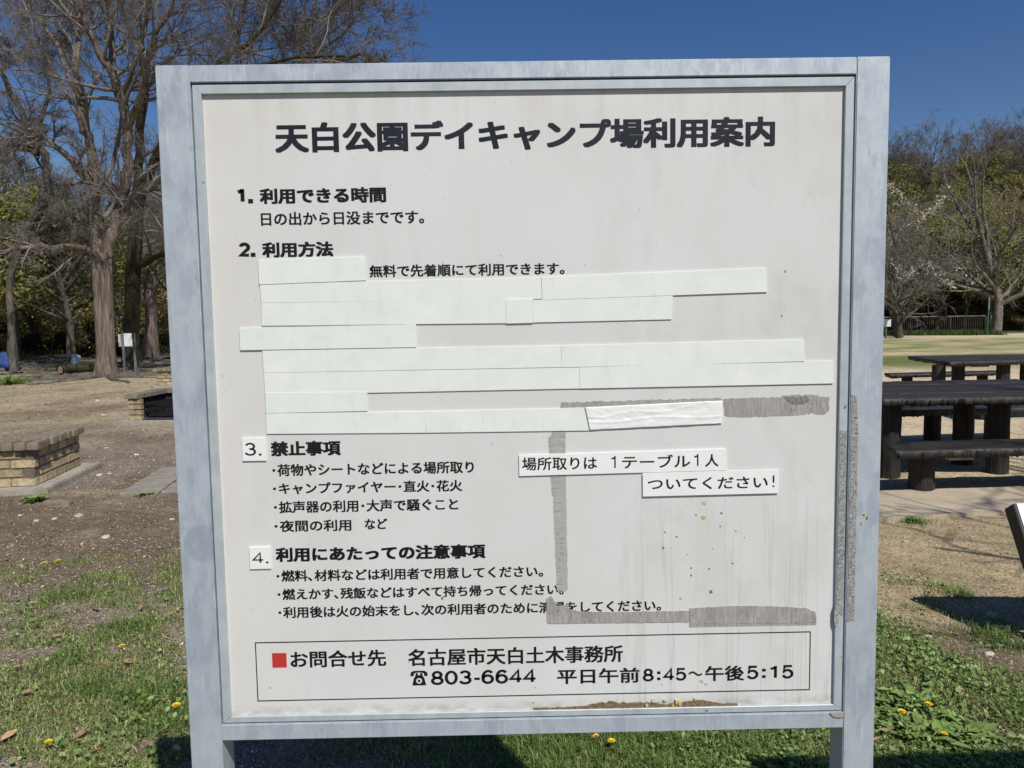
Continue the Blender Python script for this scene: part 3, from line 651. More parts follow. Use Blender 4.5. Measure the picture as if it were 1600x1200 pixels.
blob('dirt_spot', 0.0685, 1.735, 0.0022, M_SPOT, 0.0012, 0.003, 0.6); blob('dirt_spot', 1.1385, 1.345, 0.003, M_SPOT, 0.0014, 0.003, 0.6)
blob('dirt_spot', 1.1395, 0.905, 0.0018, M_LICHEN, 0.0012, 0.003)
blob('dirt_spot', 0.905, 0.8115, 0.003, M_SPOT, 0.001, 0.003); 
part('sealant_lump', poly_mesh([(1.120, 0.8035), (1.147, 0.8045), (1.147, 0.798), (1.140, 0.795), (1.128, 0.7965)], -0.002, 0.0004, 0.0006).mesh('lump'), M_RES)

# unseen second board, added on the right to cast the shadow across the grass
shadow_board = empty('notice_board', (1.50, 1.06, 0), math.radians(1))
tag(shadow_board, 'blank steel framed board just outside the picture to the right of the rules board', 'notice board')
for x in (0, 1.145): part('post', MB().box(x, x+0.055, 0, 0.055, -0.3, 1.921).mesh('post', 0.0015), M_STEEL, shadow_board)
part('top_rail', MB().box(0.0551, 1.1449, 0.0004, 0.0546, 1.893, 1.9207).mesh('rail'), M_STEEL, shadow_board)
part('bottom_rail', MB().box(0.0551, 1.1449, 0.0004, 0.0546, 0.775, 0.804).mesh('rail'), M_STEEL, shadow_board)
part('board_face', MB().box(0.0552, 1.1448, 0.009, 0.048, 0.8042, 1.8928).mesh('face'), M_WHITE, shadow_board)

# sloping panel at the right edge of the picture
c0 = D(1584, 786, 3.47)
pn = empty('sloping_panel', (c0[0], c0[1], 0), math.radians(-2))
tag(pn, 'sloping pale panel with black-green edge cut off by the right border of the picture', 'panel')
def slope_pts(t0, t1, L0, L1, z):
    a = math.radians(57); ca, sa = math.cos(a), math.sin(a); out = []
    for L, t in ((L0, t0), (L1, t0), (L1, t1), (L0, t1)):
        out.append((-L*ca+t*sa, z-L*sa-t*ca))      # (y, z)
    return out
def xprism(pts, x0, x1):
    b = MB(); b.v = [(x0, y, z) for y, z in pts]+[(x1, y, z) for y, z in pts]
    b.f = [(0, 1, 2, 3), (7, 6, 5, 4)]+[(k, 4+k, 4+(k+1) % 4, (k+1) % 4) for k in range(4)]
    return b
zt = float(c0[2])
part('casing', xprism(slope_pts(0.004, 0.085, 0, 0.36, zt), 0, 0.9).mesh('casing', 0.003), M_BLACKP, pn)
part('panel_face', xprism(slope_pts(0, 0.0035, 0.002, 0.356, zt), 0.012, 0.888).mesh('face'), M_WHITE, pn)
for x in (0.1, 0.74): part('leg', MB().box(x, x+0.06, -0.20, -0.14, -0.3, zt-0.36).mesh('leg', 0.004), M_BLACKP, pn)

# ------------------------------------------------------------------ brick fireplaces
def brick_mesh(l, d, h, j=0.0):
    b = MB().box(-l/2, l/2, -d/2, d/2, 0, h); rj = random.Random(int(l*1e5+h*1e5))
    b.v = [(x+rj.uniform(-.003, .003), y+rj.uniform(-.003, .003), z+rj.uniform(-.003, .002)) for x, y, z in b.v]
    return b.mesh('brick', 0.007, 2)
BM_L = [brick_mesh(0.200, 0.098, 0.0745), brick_mesh(0.203, 0.100, 0.0755)]
BM_H = [brick_mesh(0.098, 0.098, 0.0745)]
CAPM = [brick_mesh(0.096, 0.215, 0.074), brick_mesh(0.099, 0.222, 0.068)]
def fireplace(label):
    r = empty('brick_fireplace'); tag(r, label, 'fireplace', 'brick barbecue fireplaces on the camp ground')
    w_, d_ = 1.26, 1.05
    pts = [(-w_/2-.16, -d_/2-.14), (w_/2+.16, -d_/2-.14), (w_/2+.14, d_/2+.12), (-w_/2-.15, d_/2+.14)]
    link('base_slab', MB().prism(pts, 'z', -0.06, 0.055).mesh('slab', 0.01), M_CONC, r)
    core = MB()
    core.box(-w_/2+.008, -w_/2+.092, -d_/2+.008, d_/2-.008, .055, .39); core.box(w_/2-.092, w_/2-.008, -d_/2+.008, d_/2-.008, .055, .39); core.box(-w_/2+.092, w_/2-.092, d_/2-.092, d_/2-.008, .055, .39)
    link('mortar', core.mesh('mortar'), M_MORTAR, r)
    rb = random.Random(9)
    def put(me, m, x, y, z, rz, nm='brick'):
        o = bpy.data.objects.new(nm, me); C.objects.link(o); o.parent = r
        if not me.materials: me.materials.append(m)
        o.location = (x+rb.uniform(-.002, .002), y+rb.uniform(-.002, .002), z+rb.uniform(-.001, .0015)); o.rotation_euler = (0, 0, rz+rb.uniform(-.012, .012))
    for c in range(4):
        z = .056+c*.0835; off = (c % 2)*.105
        # back wall
        x = -w_/2+(0 if c % 2 == 0 else .105)
        while x < w_/2-.05:
            l = min(.205, w_/2-x)
            if l > .15: put(rb.choice(BM_L), M_BRICK, x+.1, d_/2-.05, z, 0)
            else: put(BM_H[0], M_BRICK, x+.05, d_/2-.05, z, 0)
            x += .21
        for s in (-1, 1):
            y = -d_/2 + (0 if c % 2 == 0 else -.105)
            while y < d_/2-.12:
                y0 = max(y, -d_/2); y1 = min(y+.205, d_/2-.105)
                if y1-y0 > .15: put(rb.choice(BM_L), M_BRICK, s*(w_/2-.05), (y0+y1)/2, z, math.pi/2)
                elif y1-y0 > .06: put(BM_H[0], M_BRICK, s*(w_/2-.05), (y0+y1)/2, z, math.pi/2)
                y += .21
            # front pillar return
            put(BM_H[0], M_BRICK, s*(w_/2-.155), -d_/2+.05, z, 0)
    zc = .056+4*.0835
    n = 12
    for k in range(n+1): put(rb.choice(CAPM), M_CAP, -w_/2-.01+(w_+.02)*k/n, d_/2-.06+rb.uniform(-.012, .012), zc, 0, 'cap_brick')
    for s in (-1, 1):
        for k in range(9): put(rb.choice(CAPM), M_CAP, s*(w_/2-.06+rb.uniform(-.012, .012)), -d_/2+.02+.1*k, zc, math.pi/2, 'cap_brick')
    link('hearth', MB().box(-w_/2+.11, w_/2-.11, -d_/2+.02, d_/2-.11, .055, .07).mesh('hearth', 0.004), M_SOOT, r)
    sl = MB()
    sl.box(-w_/2+.102, -w_/2+.112, -d_/2+.12, d_/2-.11, .07, .38); sl.box(w_/2-.112, w_/2-.102, -d_/2+.12, d_/2-.11, .07, .38); sl.box(-w_/2+.112, w_/2-.112, d_/2-.112, d_/2-.102, .07, .38)
    link('soot_lining', sl.mesh('lining'), M_SOOT, r)
    g = MB()
    for k in range(26):
        x = -w_/2+.14+(w_-.28)*k/25; g.box(x-.004, x+.004, -d_/2+.18, d_/2-.13, .29, .298)
    for k in range(7):
        y = -d_/2+.19+(d_-.33)*k/6; g.box(-w_/2+.12, w_/2-.12, y-.005, y+.005, .281, .289)
    link('grate', g.mesh('grate'), M_GRATE, r)
    # sloping iron front sheet with holes drawn by bars
    h = MB()
    for k in range(16): z = .10+k*.014; h.box(-w_/2+.16+.01*(16-k)*.6, w_/2-.14, -d_/2+.22, -d_/2+.228, z, z+.006)
    for k in range(40): x = -w_/2+.2+(w_-.38)*k/39; h.box(x, x+.007, -d_/2+.229, -d_/2+.234, .09, .325)
    link('fire_guard', h.mesh('guard'), M_GRATE, r)
    return r
f1 = fireplace('nearest brick fireplace at the left photo edge, showing its closed brick back')
f2 = copy_tree(f1); f3 = copy_tree(f1)
f1.location = (-5.0, 7.41, 0.0); f1.rotation_euler = (0, 0, math.pi+math.radians(8.5))
f2.location = (-5.75+.63, 11.75+.525, 0); f2.rotation_euler = (0, 0, math.radians(-3)); f2['label'] = 'brick fireplace with its sooty iron-barred opening facing the camera, half behind the board'
f3.location = (-8.45+.63, 18.7+.525, 0.0); f3.rotation_euler = (0, 0, math.pi+math.radians(4)); f3['label'] = 'farthest brick fireplace, only its upper courses showing above the sooty one'
# loose brick and pavers
o = link('loose_brick', brick_mesh(0.21, 0.10, 0.06), M_CAP); o.location = (-3.78, 6.42, -0.02); o.rotation_euler = (0.05, 0.03, 0.2)
tag(o, 'loose old brick half sunk in the dirt beside the nearest fireplace slab', 'brick')
pv = [(-3.30, 6.98, -0.02), (-2.95, 7.02, 0.0), (-3.36, 7.40, -0.03), (-3.0, 7.44, 0.02), (-3.42, 7.84, -0.03), (-3.05, 7.88, 0.0), (-2.6, 7.05, 0.01), (-2.65, 7.47, 0.01), (-2.68, 7.9, 0.0)]
for k, (x, y, a) in enumerate(pv):
    me = MB().box(-.165, .165, -.195, .195, -.03, .022).mesh('paver', 0.006, 1)
    o = link('paving_slab', me, M_PAVER); o.location = (x, y, 0.0); o.rotation_euler = (0, 0, a+0.15)
    tag(o, 'square grey paving slab in the dirt beside the left post of the board', 'paving slab', 'paving slabs sunk in the dirt beside the board')

# ------------------------------------------------------------------ picnic tables
def slab_top(quad, z0, th, seed, nu=120, nv=14):
    """log-plank slab: quad corners nl, nr, fr, fl in plan; wavy rim, grooves between planks"""
    A, B, Cc, Dd = [np.array(p, float) for p in quad]
    u, v = np.meshgrid(np.linspace(0, 1, nu), np.linspace(0, 1, nv)); u, v = u.ravel(), v.ravel()
    P = A*((1-u)*(1-v))[:, None]+B*(u*(1-v))[:, None]+Cc*(u*v)[:, None]+Dd*((1-u)*v)[:, None]
    L = np.linalg.norm(B-A); W = np.linalg.norm(Dd-A)
    rim = np.minimum(np.minimum(u*L, (1-u)*L), np.minimum(v*W, (1-v)*W))
    z = z0 - 0.003*np.exp(-rim/0.008) + 0.008*(fbm(P[:, 0], P[:, 1], seed, 4, 7)-0.5)
    wob = (fbm(P[:, 0]*1.0, P[:, 1]*1.0, seed+1, 4, 14)-0.5)*0.04
    nrm = (P-P.mean(0)); nrm /= np.linalg.norm(nrm, axis=1)[:, None]
    Pt = P + nrm*(wob*(rim < 0.001))[:, None]
    top = np.column_stack([Pt, z])
    def row(sc_, dz): 
        q_ = P.mean(0)+(Pt-P.mean(0))*sc_; return np.column_stack([q_, z-dz-0.010*(fbm(P[:, 0], P[:, 1], seed+3, 4, 15))*(dz > th*0.5)])
    mid = row(1.004, th*0.5); bot = row(0.985, th)
    jr = np.random.default_rng(seed+9); mid[:, :2] += jr.normal(0, .007, (len(mid), 2)); mid[:, 2] += jr.normal(0, .010, len(mid)); bot[:, 2] += jr.normal(0, .005, len(bot))
    n = len(top)
    i = (np.arange(nv-1)[:, None]*nu+np.arange(nu-1)[None]).ravel()
    ft = np.stack([i, i+1, i+nu+1, i+nu], 1); fb = np.stack([i, i+nu, i+nu+1, i+1], 1)+2*n
    ring = list(range(nu))+[nu*(r+1)+nu-1 for r in range(nv-1)]+[nu*(nv-1)+c for c in range(nu-2, -1, -1)]+[nu*r for r in range(nv-2, 0, -1)]
    ring = np.array(ring); r2 = np.roll(ring, -1)
    s1 = np.stack([ring+n, r2+n, r2, ring], 1); s2 = np.stack([ring+2*n, r2+2*n, r2+n, ring+n], 1)
    return fast_mesh('slab', np.concatenate([top, mid, bot]), [ft, fb, s1, s2], None, False)
def log_leg(x, y, r, z1, seed):
    n, m_ = 26, 10; rg = np.random.default_rng(seed)
    th = np.linspace(0, 2*np.pi, n, endpoint=False); rid = 1+0.05*np.sin(th*9+rg.uniform(0, 6))+0.03*rg.standard_normal(n)
    V = []
    for k in range(m_):
        z = -0.08+(z1+0.08)*k/(m_-1); rr_ = r*(rid+0.015*rg.standard_normal(n))*(1.05 if k == 0 else 1)
        V.append(np.column_stack([x+rr_*np.cos(th), y+rr_*np.sin(th), np.full(n, z)]))
    V = np.concatenate(V); F_ = []
    for k in range(m_-1):
        a = np.arange(n)+k*n; b_ = (np.arange(n)+1) % n+k*n; F_.append(np.stack([a, b_, b_+n, a+n], 1))
    return fast_mesh('leg', V, [np.concatenate(F_)], None, False)
def table(name, quad, z, th, legs, label, cat, grp, r=0.09, brackets=(), planks=0):
    cx, cy = np.mean([p[0] for p in quad]), np.mean([p[1] for p in quad])
    t = empty(name, (cx, cy, 0)); tag(t, label, cat, grp)
    rel = [(a-cx, b_-cy) for a, b_ in quad]
    if planks:
        A, B, Cc, Dd = [np.array(p) for p in rel]
        for k in range(planks):
            e0, e1 = k/planks, (k+1)/planks-0.006
            link('plank', slab_top([A+(Dd-A)*e0, B+(Cc-B)*e0, B+(Cc-B)*e1, A+(Dd-A)*e1], z, th, 50+k+int(cx*10), 120, 6), M_LOGTOP, t)
    else: link('seat' if 'bench' in name else 'table_top', slab_top(rel, z, th, 60+int(cx*10)), M_LOGTOP, t)
    for k, (x, y) in enumerate(legs): link('leg', log_leg(x-cx, y-cy, r, z-th+0.004, 70+k+int(cx)), M_LOGLEG, t)
    for x, y, l in brackets: link('bracket', MB().box(x-cx-l/2, x-cx+l/2, y-cy, y-cy+.08, z-th-.035, z-th-.012).mesh('bracket', .003), M_CONC, t)
    return t
TG, BG = 'dark log-style picnic tables', 'dark log-style benches at the picnic tables'
table('picnic_table', [(2.86, 6.70), (5.00, 6.62), (5.72, 8.50), (3.30, 8.42)], 0.76, 0.062, [(3.52, 6.95), (4.60, 7.07), (4.54, 7.51), (3.75, 7.70)], 'nearer dark log-style picnic table with a blue sheen on its top', 'picnic table', TG, 0.092, [(3.70, 6.80, .22), (4.95, 6.85, .22)], 4)
table('picnic_table', [(6.77, 11.60), (9.20, 11.95), (9.9, 13.5), (7.10, 13.45)], 0.76, 0.062, [(6.75, 11.85), (7.20, 12.1), (7.82, 11.95), (8.37, 12.2)], 'farther dark log-style picnic table behind the nearer one', 'picnic table', TG, 0.092, [(7.35, 11.75, .25)], 4)
table('bench', [(3.14, 6.08), (4.95, 6.18), (5.25, 6.66), (3.27, 6.55)], 0.40, 0.062, [(3.49, 6.34), (4.75, 6.42)], 'front bench of the nearer picnic table, on one visible round log leg', 'bench', BG, 0.095, [(3.72, 6.16, .2)])
table('bench', [(3.9, 8.62), (6.1, 8.75), (6.25, 9.20), (4.0, 9.08)], 0.40, 0.062, [(5.04, 8.95), (4.2, 8.9), (5.8, 9.0)], 'rear bench of the nearer picnic table seen between its legs', 'bench', BG)
table('bench', [(6.45, 10.45), (8.2, 10.6), (8.3, 11.0), (6.5, 10.86)], 0.40, 0.062, [(6.72, 10.66), (7.9, 10.8)], 'front bench of the farther picnic table, hidden mostly behind the nearer table', 'bench', BG)
table('bench', [(7.05, 13.95), (9.35, 14.15), (9.45, 14.6), (7.15, 14.35)], 0.40, 0.062, [(7.5, 14.2), (9.0, 14.35)], 'rear bench of the farther picnic table, beyond its legs', 'bench', BG)

# ------------------------------------------------------------------ trees
def tubes(lines, R, sides):
    """lines (N,n,3), R (N,n) -> verts, quads"""
    Nn, n, _ = lines.shape
    T = np.zeros_like(lines); T[:, 1:-1] = lines[:, 2:]-lines[:, :-2]; T[:, 0] = lines[:, 1]-lines[:, 0]; T[:, -1] = lines[:, -1]-lines[:, -2]
    T /= np.linalg.norm(T, axis=2, keepdims=True)+1e-9
    ref = np.where(np.abs(T[:, :1, 2:3]) > 0.8, np.array([1.0, 0.2, 0]), np.array([0.1, 0.2, 1.0])); ref = np.broadcast_to(ref, T.shape)
    U = np.cross(T, ref); U /= np.linalg.norm(U, axis=2, keepdims=True)+1e-9; W = np.cross(T, U)
    a = np.linspace(0, 2*np.pi, sides, endpoint=False)
    V = lines[:, :, None, :]+R[:, :, None, None]*(U[:, :, None, :]*np.cos(a)[None, None, :, None]+W[:, :, None, :]*np.sin(a)[None, None, :, None])
    idx = np.arange(Nn*n*sides).reshape(Nn, n, sides)
    A = idx[:, :-1, :]; B = np.roll(A, -1, axis=2); Cc = idx[:, 1:, :]; Dd = np.roll(Cc, -1, axis=2)
    return V.reshape(-1, 3), np.stack([A, B, Dd, Cc], -1).reshape(-1, 4)
class TB:
    def __init__(s): s.V = []; s.F = []; s.n = 0
    def add(s, V, F_): s.V.append(V); s.F.append(F_+s.n); s.n += len(V)
    def mesh(s, name, smooth=True): return fast_mesh(name, np.concatenate(s.V), np.concatenate(s.F), None, smooth)
def grow_level(P, Dr, L, R, n, wander, trop, rng, taper=0.25):
    Nn = len(P); pts = np.zeros((Nn, n+1, 3)); pts[:, 0] = P; d = Dr.copy()
    for k in range(n):
        d = d+rng.normal(0, wander, (Nn, 3)); d[:, 2] += trop; d /= np.linalg.norm(d, axis=1)[:, None]
        pts[:, k+1] = pts[:, k]+d*(L/n)[:, None]
    rad = R[:, None]*np.linspace(1, taper, n+1)[None]
    return pts, rad
def spawn(pts, rad, L, k, t0, ang, ratio, rr_, rng, up=0.0, t1=0.98):
    Nn, n1, _ = pts.shape; n = n1-1
    par = np.repeat(np.arange(Nn), k); t = rng.uniform(t0, t1, len(par))*n
    i0 = np.minimum(t.astype(int), n-1); f = (t-i0)[:, None]
    P = pts[par, i0]*(1-f)+pts[par, i0+1]*f
    T = pts[par, i0+1]-pts[par, i0]; T /= np.linalg.norm(T, axis=1)[:, None]+1e-9
    rnd = rng.normal(0, 1, T.shape); perp = rnd-(rnd*T).sum(1)[:, None]*T; perp /= np.linalg.norm(perp, axis=1)[:, None]
    a = rng.uniform(ang[0], ang[1], len(par))[:, None]
    Dr = T*np.cos(a)+perp*np.sin(a); Dr[:, 2] += up; Dr /= np.linalg.norm(Dr, axis=1)[:, None]
    Lc = L[par]*rng.uniform(ratio[0], ratio[1], len(par))*(1.1-0.5*t/n)
    Rp = rad[par, i0]*(1-f[:, 0])+rad[par, i0+1]*f[:, 0]
    return P, Dr, Lc, Rp*rr_
def smooth_line(ctrl, per=6):
    P = np.array(ctrl, float); P = np.vstack([2*P[0]-P[1], P, 2*P[-1]-P[-2]]); out = []
    for k in range(1, len(P)-2):
        for t in np.linspace(0, 1, per, endpoint=False):
            out.append(0.5*((2*P[k])+(-P[k-1]+P[k+1])*t+(2*P[k-1]-5*P[k]+4*P[k+1]-P[k+2])*t*t+(-P[k-1]+3*P[k]-3*P[k+1]+P[k+2])*t**3))
    out.append(P[-2]); return np.array(out)
def fluted(tb, line, rads, sides=26, flute=0.14, nf=7, seed=0, flare=0.0):
    rg = np.random.default_rng(seed); n = len(line); a = np.linspace(0, 2*np.pi, sides, endpoint=False)
    T = np.gradient(line, axis=0); T /= np.linalg.norm(T, axis=1)[:, None]
    U = np.cross(T, np.array([0, 1.0, 0.05])); U /= np.linalg.norm(U, axis=1)[:, None]; W = np.cross(T, U)
    ph = rg.uniform(0, 6, 4); V = []
    for k in range(n):
        tw = 1.2*k/n
        r = rads[k]*(1+flute*(0.6*np.sin(nf*a+ph[0]+2.2*tw)+0.4*np.sin((nf+4)*a+ph[1]-3*tw)+0.35*np.sin(3*a+ph[2]+tw))+0.02*rg.standard_normal(sides))
        if flare: r = r*(1+flare*max(0, 1-k/3.0)*(0.6+0.4*np.sin(5*a+ph[3])))
        V.append(line[k]+r[:, None]*(U[k]*np.cos(a)[:, None]+W[k]*np.sin(a)[:, None]))
    idx = np.arange(n*sides).reshape(n, sides); A = idx[:-1]; B = np.roll(A, -1, 1); Cc = idx[1:]; Dd = np.roll(Cc, -1, 1)
    tb.add(np.concatenate(V), np.stack([A, B, Dd, Cc], -1).reshape(-1, 4))

def branching(tb, limbs, rng, plan, twig_r=0.006):
    """limbs: list of (line, radii). plan: list of (k, t0, angle range, length ratio range, radius ratio, points, wander, tropism, sides)"""
    first = plan[0]; Ps = []
    for line, rads, bl in limbs:
        pts = line[None]; rad = np.array(rads)[None]
        Ps.append(spawn(pts, rad, np.array([bl]), first[0], first[1], first[2], first[3], first[4], rng, 0.0))
    P, Dr, L, R = [np.concatenate([p[j] for p in Ps]) for j in range(4)]
    for lv, pl in enumerate(plan):
        if lv > 0: P, Dr, L, R = spawn(pts, rad, L, pl[0], pl[1], pl[2], pl[3], pl[4], rng)
        R = np.maximum(R, twig_r); pts, rad = grow_level(P, Dr, L, R, pl[5], pl[6], pl[7], rng)
        V, Fq = tubes(pts, np.maximum(rad, twig_r*0.6), pl[8]); tb.add(V, Fq)

def hero_tree(name, label, trunk, limbs, mat_t, seed, twig_mat, plan, twig_r=0.007, trunk_opts=None, grp=None):
    """trunk / limbs given as lists of (px, py, depth, radius): built as round wood at those places"""
    to = trunk_opts or {}
    T = [(D(a, b_, y), r) for a, b_, y, r in trunk]; base = T[0][0].copy()
    root = empty(name, (base[0], base[1], 0)); tag(root, label, 'tree', grp); off = np.array([base[0], base[1], 0])
    tb = TB(); line = smooth_line([p-off for p, _ in T], 5); line[0, 2] = -0.15
    rads = np.interp(np.linspace(0, 1, len(line)), np.linspace(0, 1, len(T)), [r for _, r in T])
    fluted(tb, line, rads, seed=seed, flare=0.45, **to)
    rng = np.random.default_rng(seed); L_ = []
    for lb in limbs:
        Q = [(D(a, b_, y)-off, r) for a, b_, y, r in lb]; Q = [(p, r*0.86) for p, r in Q]; ln = smooth_line([p for p, _ in Q], 5)
        ln[1:-1] += rng.normal(0, 0.03, ln[1:-1].shape)
        rd = np.interp(np.linspace(0, 1, len(ln)), np.linspace(0, 1, len(Q)), [r for _, r in Q])
        fluted(tb, ln, rd, sides=12, flute=0.06, nf=4, seed=seed+len(L_)); L_.append((ln, rd, float(np.linalg.norm(ln[-1]-ln[0]))))
    link('trunk', tb.mesh('trunk'), mat_t, root)
    tb2 = TB(); branching(tb2, L_, rng, plan, twig_r); link('branches', tb2.mesh('branches'), twig_mat, root)
    return root
R_ = math.radians
# k, t0, angles, length ratio, radius ratio, points, wander, tropism, sides
PLAN_BIG = [(11, 0.06, (R_(30), R_(75)), (0.38, 0.66), 0.50, 7, 0.17, 0.04, 6),
            (5, 0.15, (R_(25), R_(60)), (0.40, 0.62), 0.55, 6, 0.16, 0.02, 4),
            (6, 0.12, (R_(25), R_(60)), (0.40, 0.62), 0.55, 5, 0.16, -0.01, 3),
            (9, 0.05, (R_(20), R_(60)), (0.45, 0.80), 0.60, 2, 0.16, -0.01, 3)]
hero_tree('bare_tree', 'big bare tree with stringy reddish bark and forked trunk, nearest on the left',
    [(166, 590, 23, .27), (165, 540, 23, .235), (163, 480, 23, .23), (161, 430, 23, .245), (158, 395, 23, .27)],
    [[(152, 400, 23, .20), (148, 330, 23.1, .18), (144, 240, 23.2, .16), (128, 178, 23.3, .13), (121, 110, 23.5, .12), (122, 30, 24, .10), (128, -90, 24.5, .05)],
     [(166, 400, 23, .20), (182, 340, 23, .17), (198, 270, 22.8, .16), (196, 185, 22.6, .15), (182, 130, 22.5, .14), (150, 70, 22.2, .11), (128, 25, 22, .09), (110, -80, 21.5, .04)],
     [(196, 180, 22.6, .14), (178, 110, 22.9, .12), (172, 40, 23.2, .11), (160, -20, 23.5, .09), (152, -120, 24, .04)],
     [(198, 200, 22.6, .13), (222, 140, 22, .11), (232, 80, 21.6, .10), (262, 20, 21.2, .07), (285, -60, 20.8, .03)],
     [(158, 395, 23, .14), (110, 385, 22.2, .09), (50, 388, 21.4, .07), (-20, 395, 20.6, .05)],
     [(150, 300, 23, .13), (100, 240, 22.4, .10), (60, 210, 22, .07), (10, 190, 21.5, .03)],
     [(186, 330, 23, .12), (225, 300, 22.3, .10), (270, 265, 21.6, .08), (330, 220, 21, .04)],
     [(120, 160, 23.3, .09), (95, 80, 23.8, .07), (60, 30, 24.2, .05), (30, -10, 24.6, .03)]],
    M_BARK_RED, 3, M_TWIG, PLAN_BIG, 0.0055, dict(flute=0.24))
hero_tree('bare_tree', 'dark mossy trunked bare tree behind the small white sign, left of the board',
    [(206, 572, 30, .30), (206, 500, 30, .26), (207, 440, 30, .26), (212, 360, 30, .25), (215, 310, 30, .22)],
    [[(215, 320, 30, .22), (218, 220, 29.6, .18), (226, 130, 29.2, .15), (222, 60, 29, .12), (240, -20, 28.8, .08), (250, -120, 28.5, .04)],
     [(215, 330, 30, .2), (245, 240, 29, .16), (290, 160, 28, .14), (340, 100, 27.4, .11), (395, 60, 27, .08), (440, 0, 26.6, .05), (470, -60, 26.4, .03)],
     [(207, 420, 30, .16), (250, 400, 29, .12), (300, 380, 28, .10), (360, 360, 27, .05)],
     [(215, 300, 30, .15), (280, 200, 28.4, .12), (350, 130, 27.4, .10), (430, 95, 26.6, .07), (520, 88, 26, .05), (550, 92, 25.8, .03)],
     [(300, 150, 28, .10), (360, 90, 28, .08), (380, 20, 28.2, .06), (400, -60, 28.5, .03)]],
    M_BARK_MOSS, 5, M_TWIG, PLAN_BIG, 0.0075)
hero_tree('bare_tree', 'third bare tree with spreading top behind the dark railing, left of the board',
    [(236, 556, 35.5, .30), (236, 500, 35.5, .25), (234, 450, 35.5, .24), (236, 420, 35.5, .24)],
    [[(236, 425, 35.5, .16), (255, 395, 35, .13), (300, 330, 34, .11), (380, 230, 33, .10), (450, 130, 32, .09), (500, 60, 31.6, .08), (530, 0, 31.4, .06), (560, -70, 31, .03)],
     [(234, 430, 35.5, .15), (215, 380, 35.5, .12), (190, 300, 36, .08), (180, 220, 36, .04)],
     [(380, 230, 33, .10), (440, 190, 32, .09), (470, 90, 31.5, .08), (472, 30, 31.4, .07), (482, -50, 31.4, .03)],
     [(420, 180, 32.5, .09), (500, 110, 31.6, .08), (560, 88, 31, .07), (572, 76, 30.5, .03)],
     [(440, 150, 32.2, .08), (480, 95, 32, .07), (540, 50, 31.4, .06), (555, 10, 31, .03)]],
    M_BARK_RED, 8, M_TWIG, [(11, 0.2)+PLAN_BIG[0][2:]]+PLAN_BIG[1:], 0.0085)
hero_tree('bare_tree', 'bare knobbly tree leaning in from the far left edge of the photo',
    [(19, 560, 27, .13), (18, 500, 27, .11), (16, 440, 27, .11), (40, 370, 27, .13), (74, 300, 26.5, .15)],
    [[(74, 310, 26.5, .17), (72, 250, 26.4, .15), (50, 215, 26.2, .12), (28, 165, 26, .1), (5, 125, 25.8, .09), (8, 90, 25.6, .05)],
     [(72, 260, 26.5, .10), (60, 200, 27, .08), (78, 130, 27.3, .06), (55, 80, 27.6, .04), (35, 30, 28, .02)],
     [(60, 240, 26.5, .12), (30, 228, 26, .1), (0, 222, 25.5, .08), (-60, 200, 25, .04)],
     [(40, 400, 27, .1), (80, 350, 26, .08), (125, 330, 25, .05)]],
    M_BARK_GREY, 12, M_TWIG_PALE, PLAN_BIG, 0.0075)

# generic bare trees (copied)
def bare_proto(seed, h, plan, tr, mat_t, mat_b, twig_r=0.015, nl=7, spread=0.6, name='bare_tree'):
    rng = np.random.default_rng(seed); root = empty(name); tb = TB()
    hh = h*rng.uniform(0.16, 0.24); line = smooth_line([(0, 0, -0.3), (rng.normal(0, .1), rng.normal(0, .1), hh*.5), (rng.normal(0, .2), rng.normal(0, .2), hh), (rng.normal(0, .3), rng.normal(0, .3), h*0.36)], 6)
    rads = np.interp(np.linspace(0, 1, len(line)), [0, 0.4, 1], [tr*1.1, tr*.9, tr*.6]); fluted(tb, line, rads, sides=14, flute=0.1, seed=seed, flare=0.3)
    limbs = []
    for k in range(nl+4):
        up = k >= nl; t = 1.0 if up else rng.uniform(0.5, 0.98); p = line[int(t*(len(line)-1))]; a = 2*math.pi*k/nl+rng.uniform(-.4, .4); L = h*(rng.uniform(.5, .68) if up else rng.uniform(.4, .62)); sp = spread*(0.3 if up else 1)
        d = np.array([math.cos(a)*sp, math.sin(a)*sp, 1-sp*0.55]); d /= np.linalg.norm(d)
        pts, rad = grow_level(p[None], d[None], np.array([L]), np.array([tr*0.5]), 9, 0.11, 0.05, rng, 0.15)
        V, Fq = tubes(pts, rad, 8); tb.add(V, Fq); limbs.append((pts[0], rad[0], L))
    link('trunk', tb.mesh('trunk'), mat_t, root)
    tb2 = TB(); branching(tb2, limbs, rng, plan, twig_r); link('branches', tb2.mesh('branches'), mat_b, root)
    return root
PLAN_S = [(7, 0.15, (R_(25), R_(60)), (0.35, 0.55), 0.5, 5, 0.14, 0.04, 4), (6, 0.15, (R_(20), R_(55)), (0.4, 0.6), 0.55, 4, 0.15, 0.02, 3), (6, 0.15, (R_(20), R_(55)), (0.45, 0.7), 0.6, 3, 0.15, 0.02, 3)]
PLAN_T = [(7, 0.15, (R_(25), R_(65)), (0.40, 0.60), 0.5, 7, 0.17, 0.03, 4), (4, 0.15, (R_(25), R_(60)), (0.45, 0.65), 0.55, 5, 0.18, 0.01, 3), (4, 0.1, (R_(25), R_(60)), (0.45, 0.7), 0.6, 3, 0.18, 0.0, 3)]
PLAN_D = [(8, 0.15, (R_(25), R_(65)), (0.35, 0.55), 0.5, 6, 0.18, 0.02, 4), (6, 0.15, (R_(25), R_(60)), (0.4, 0.6), 0.55, 5, 0.18, 0.01, 3), (6, 0.1, (R_(25), R_(60)), (0.45, 0.7), 0.6, 3, 0.18, 0.0, 3)]

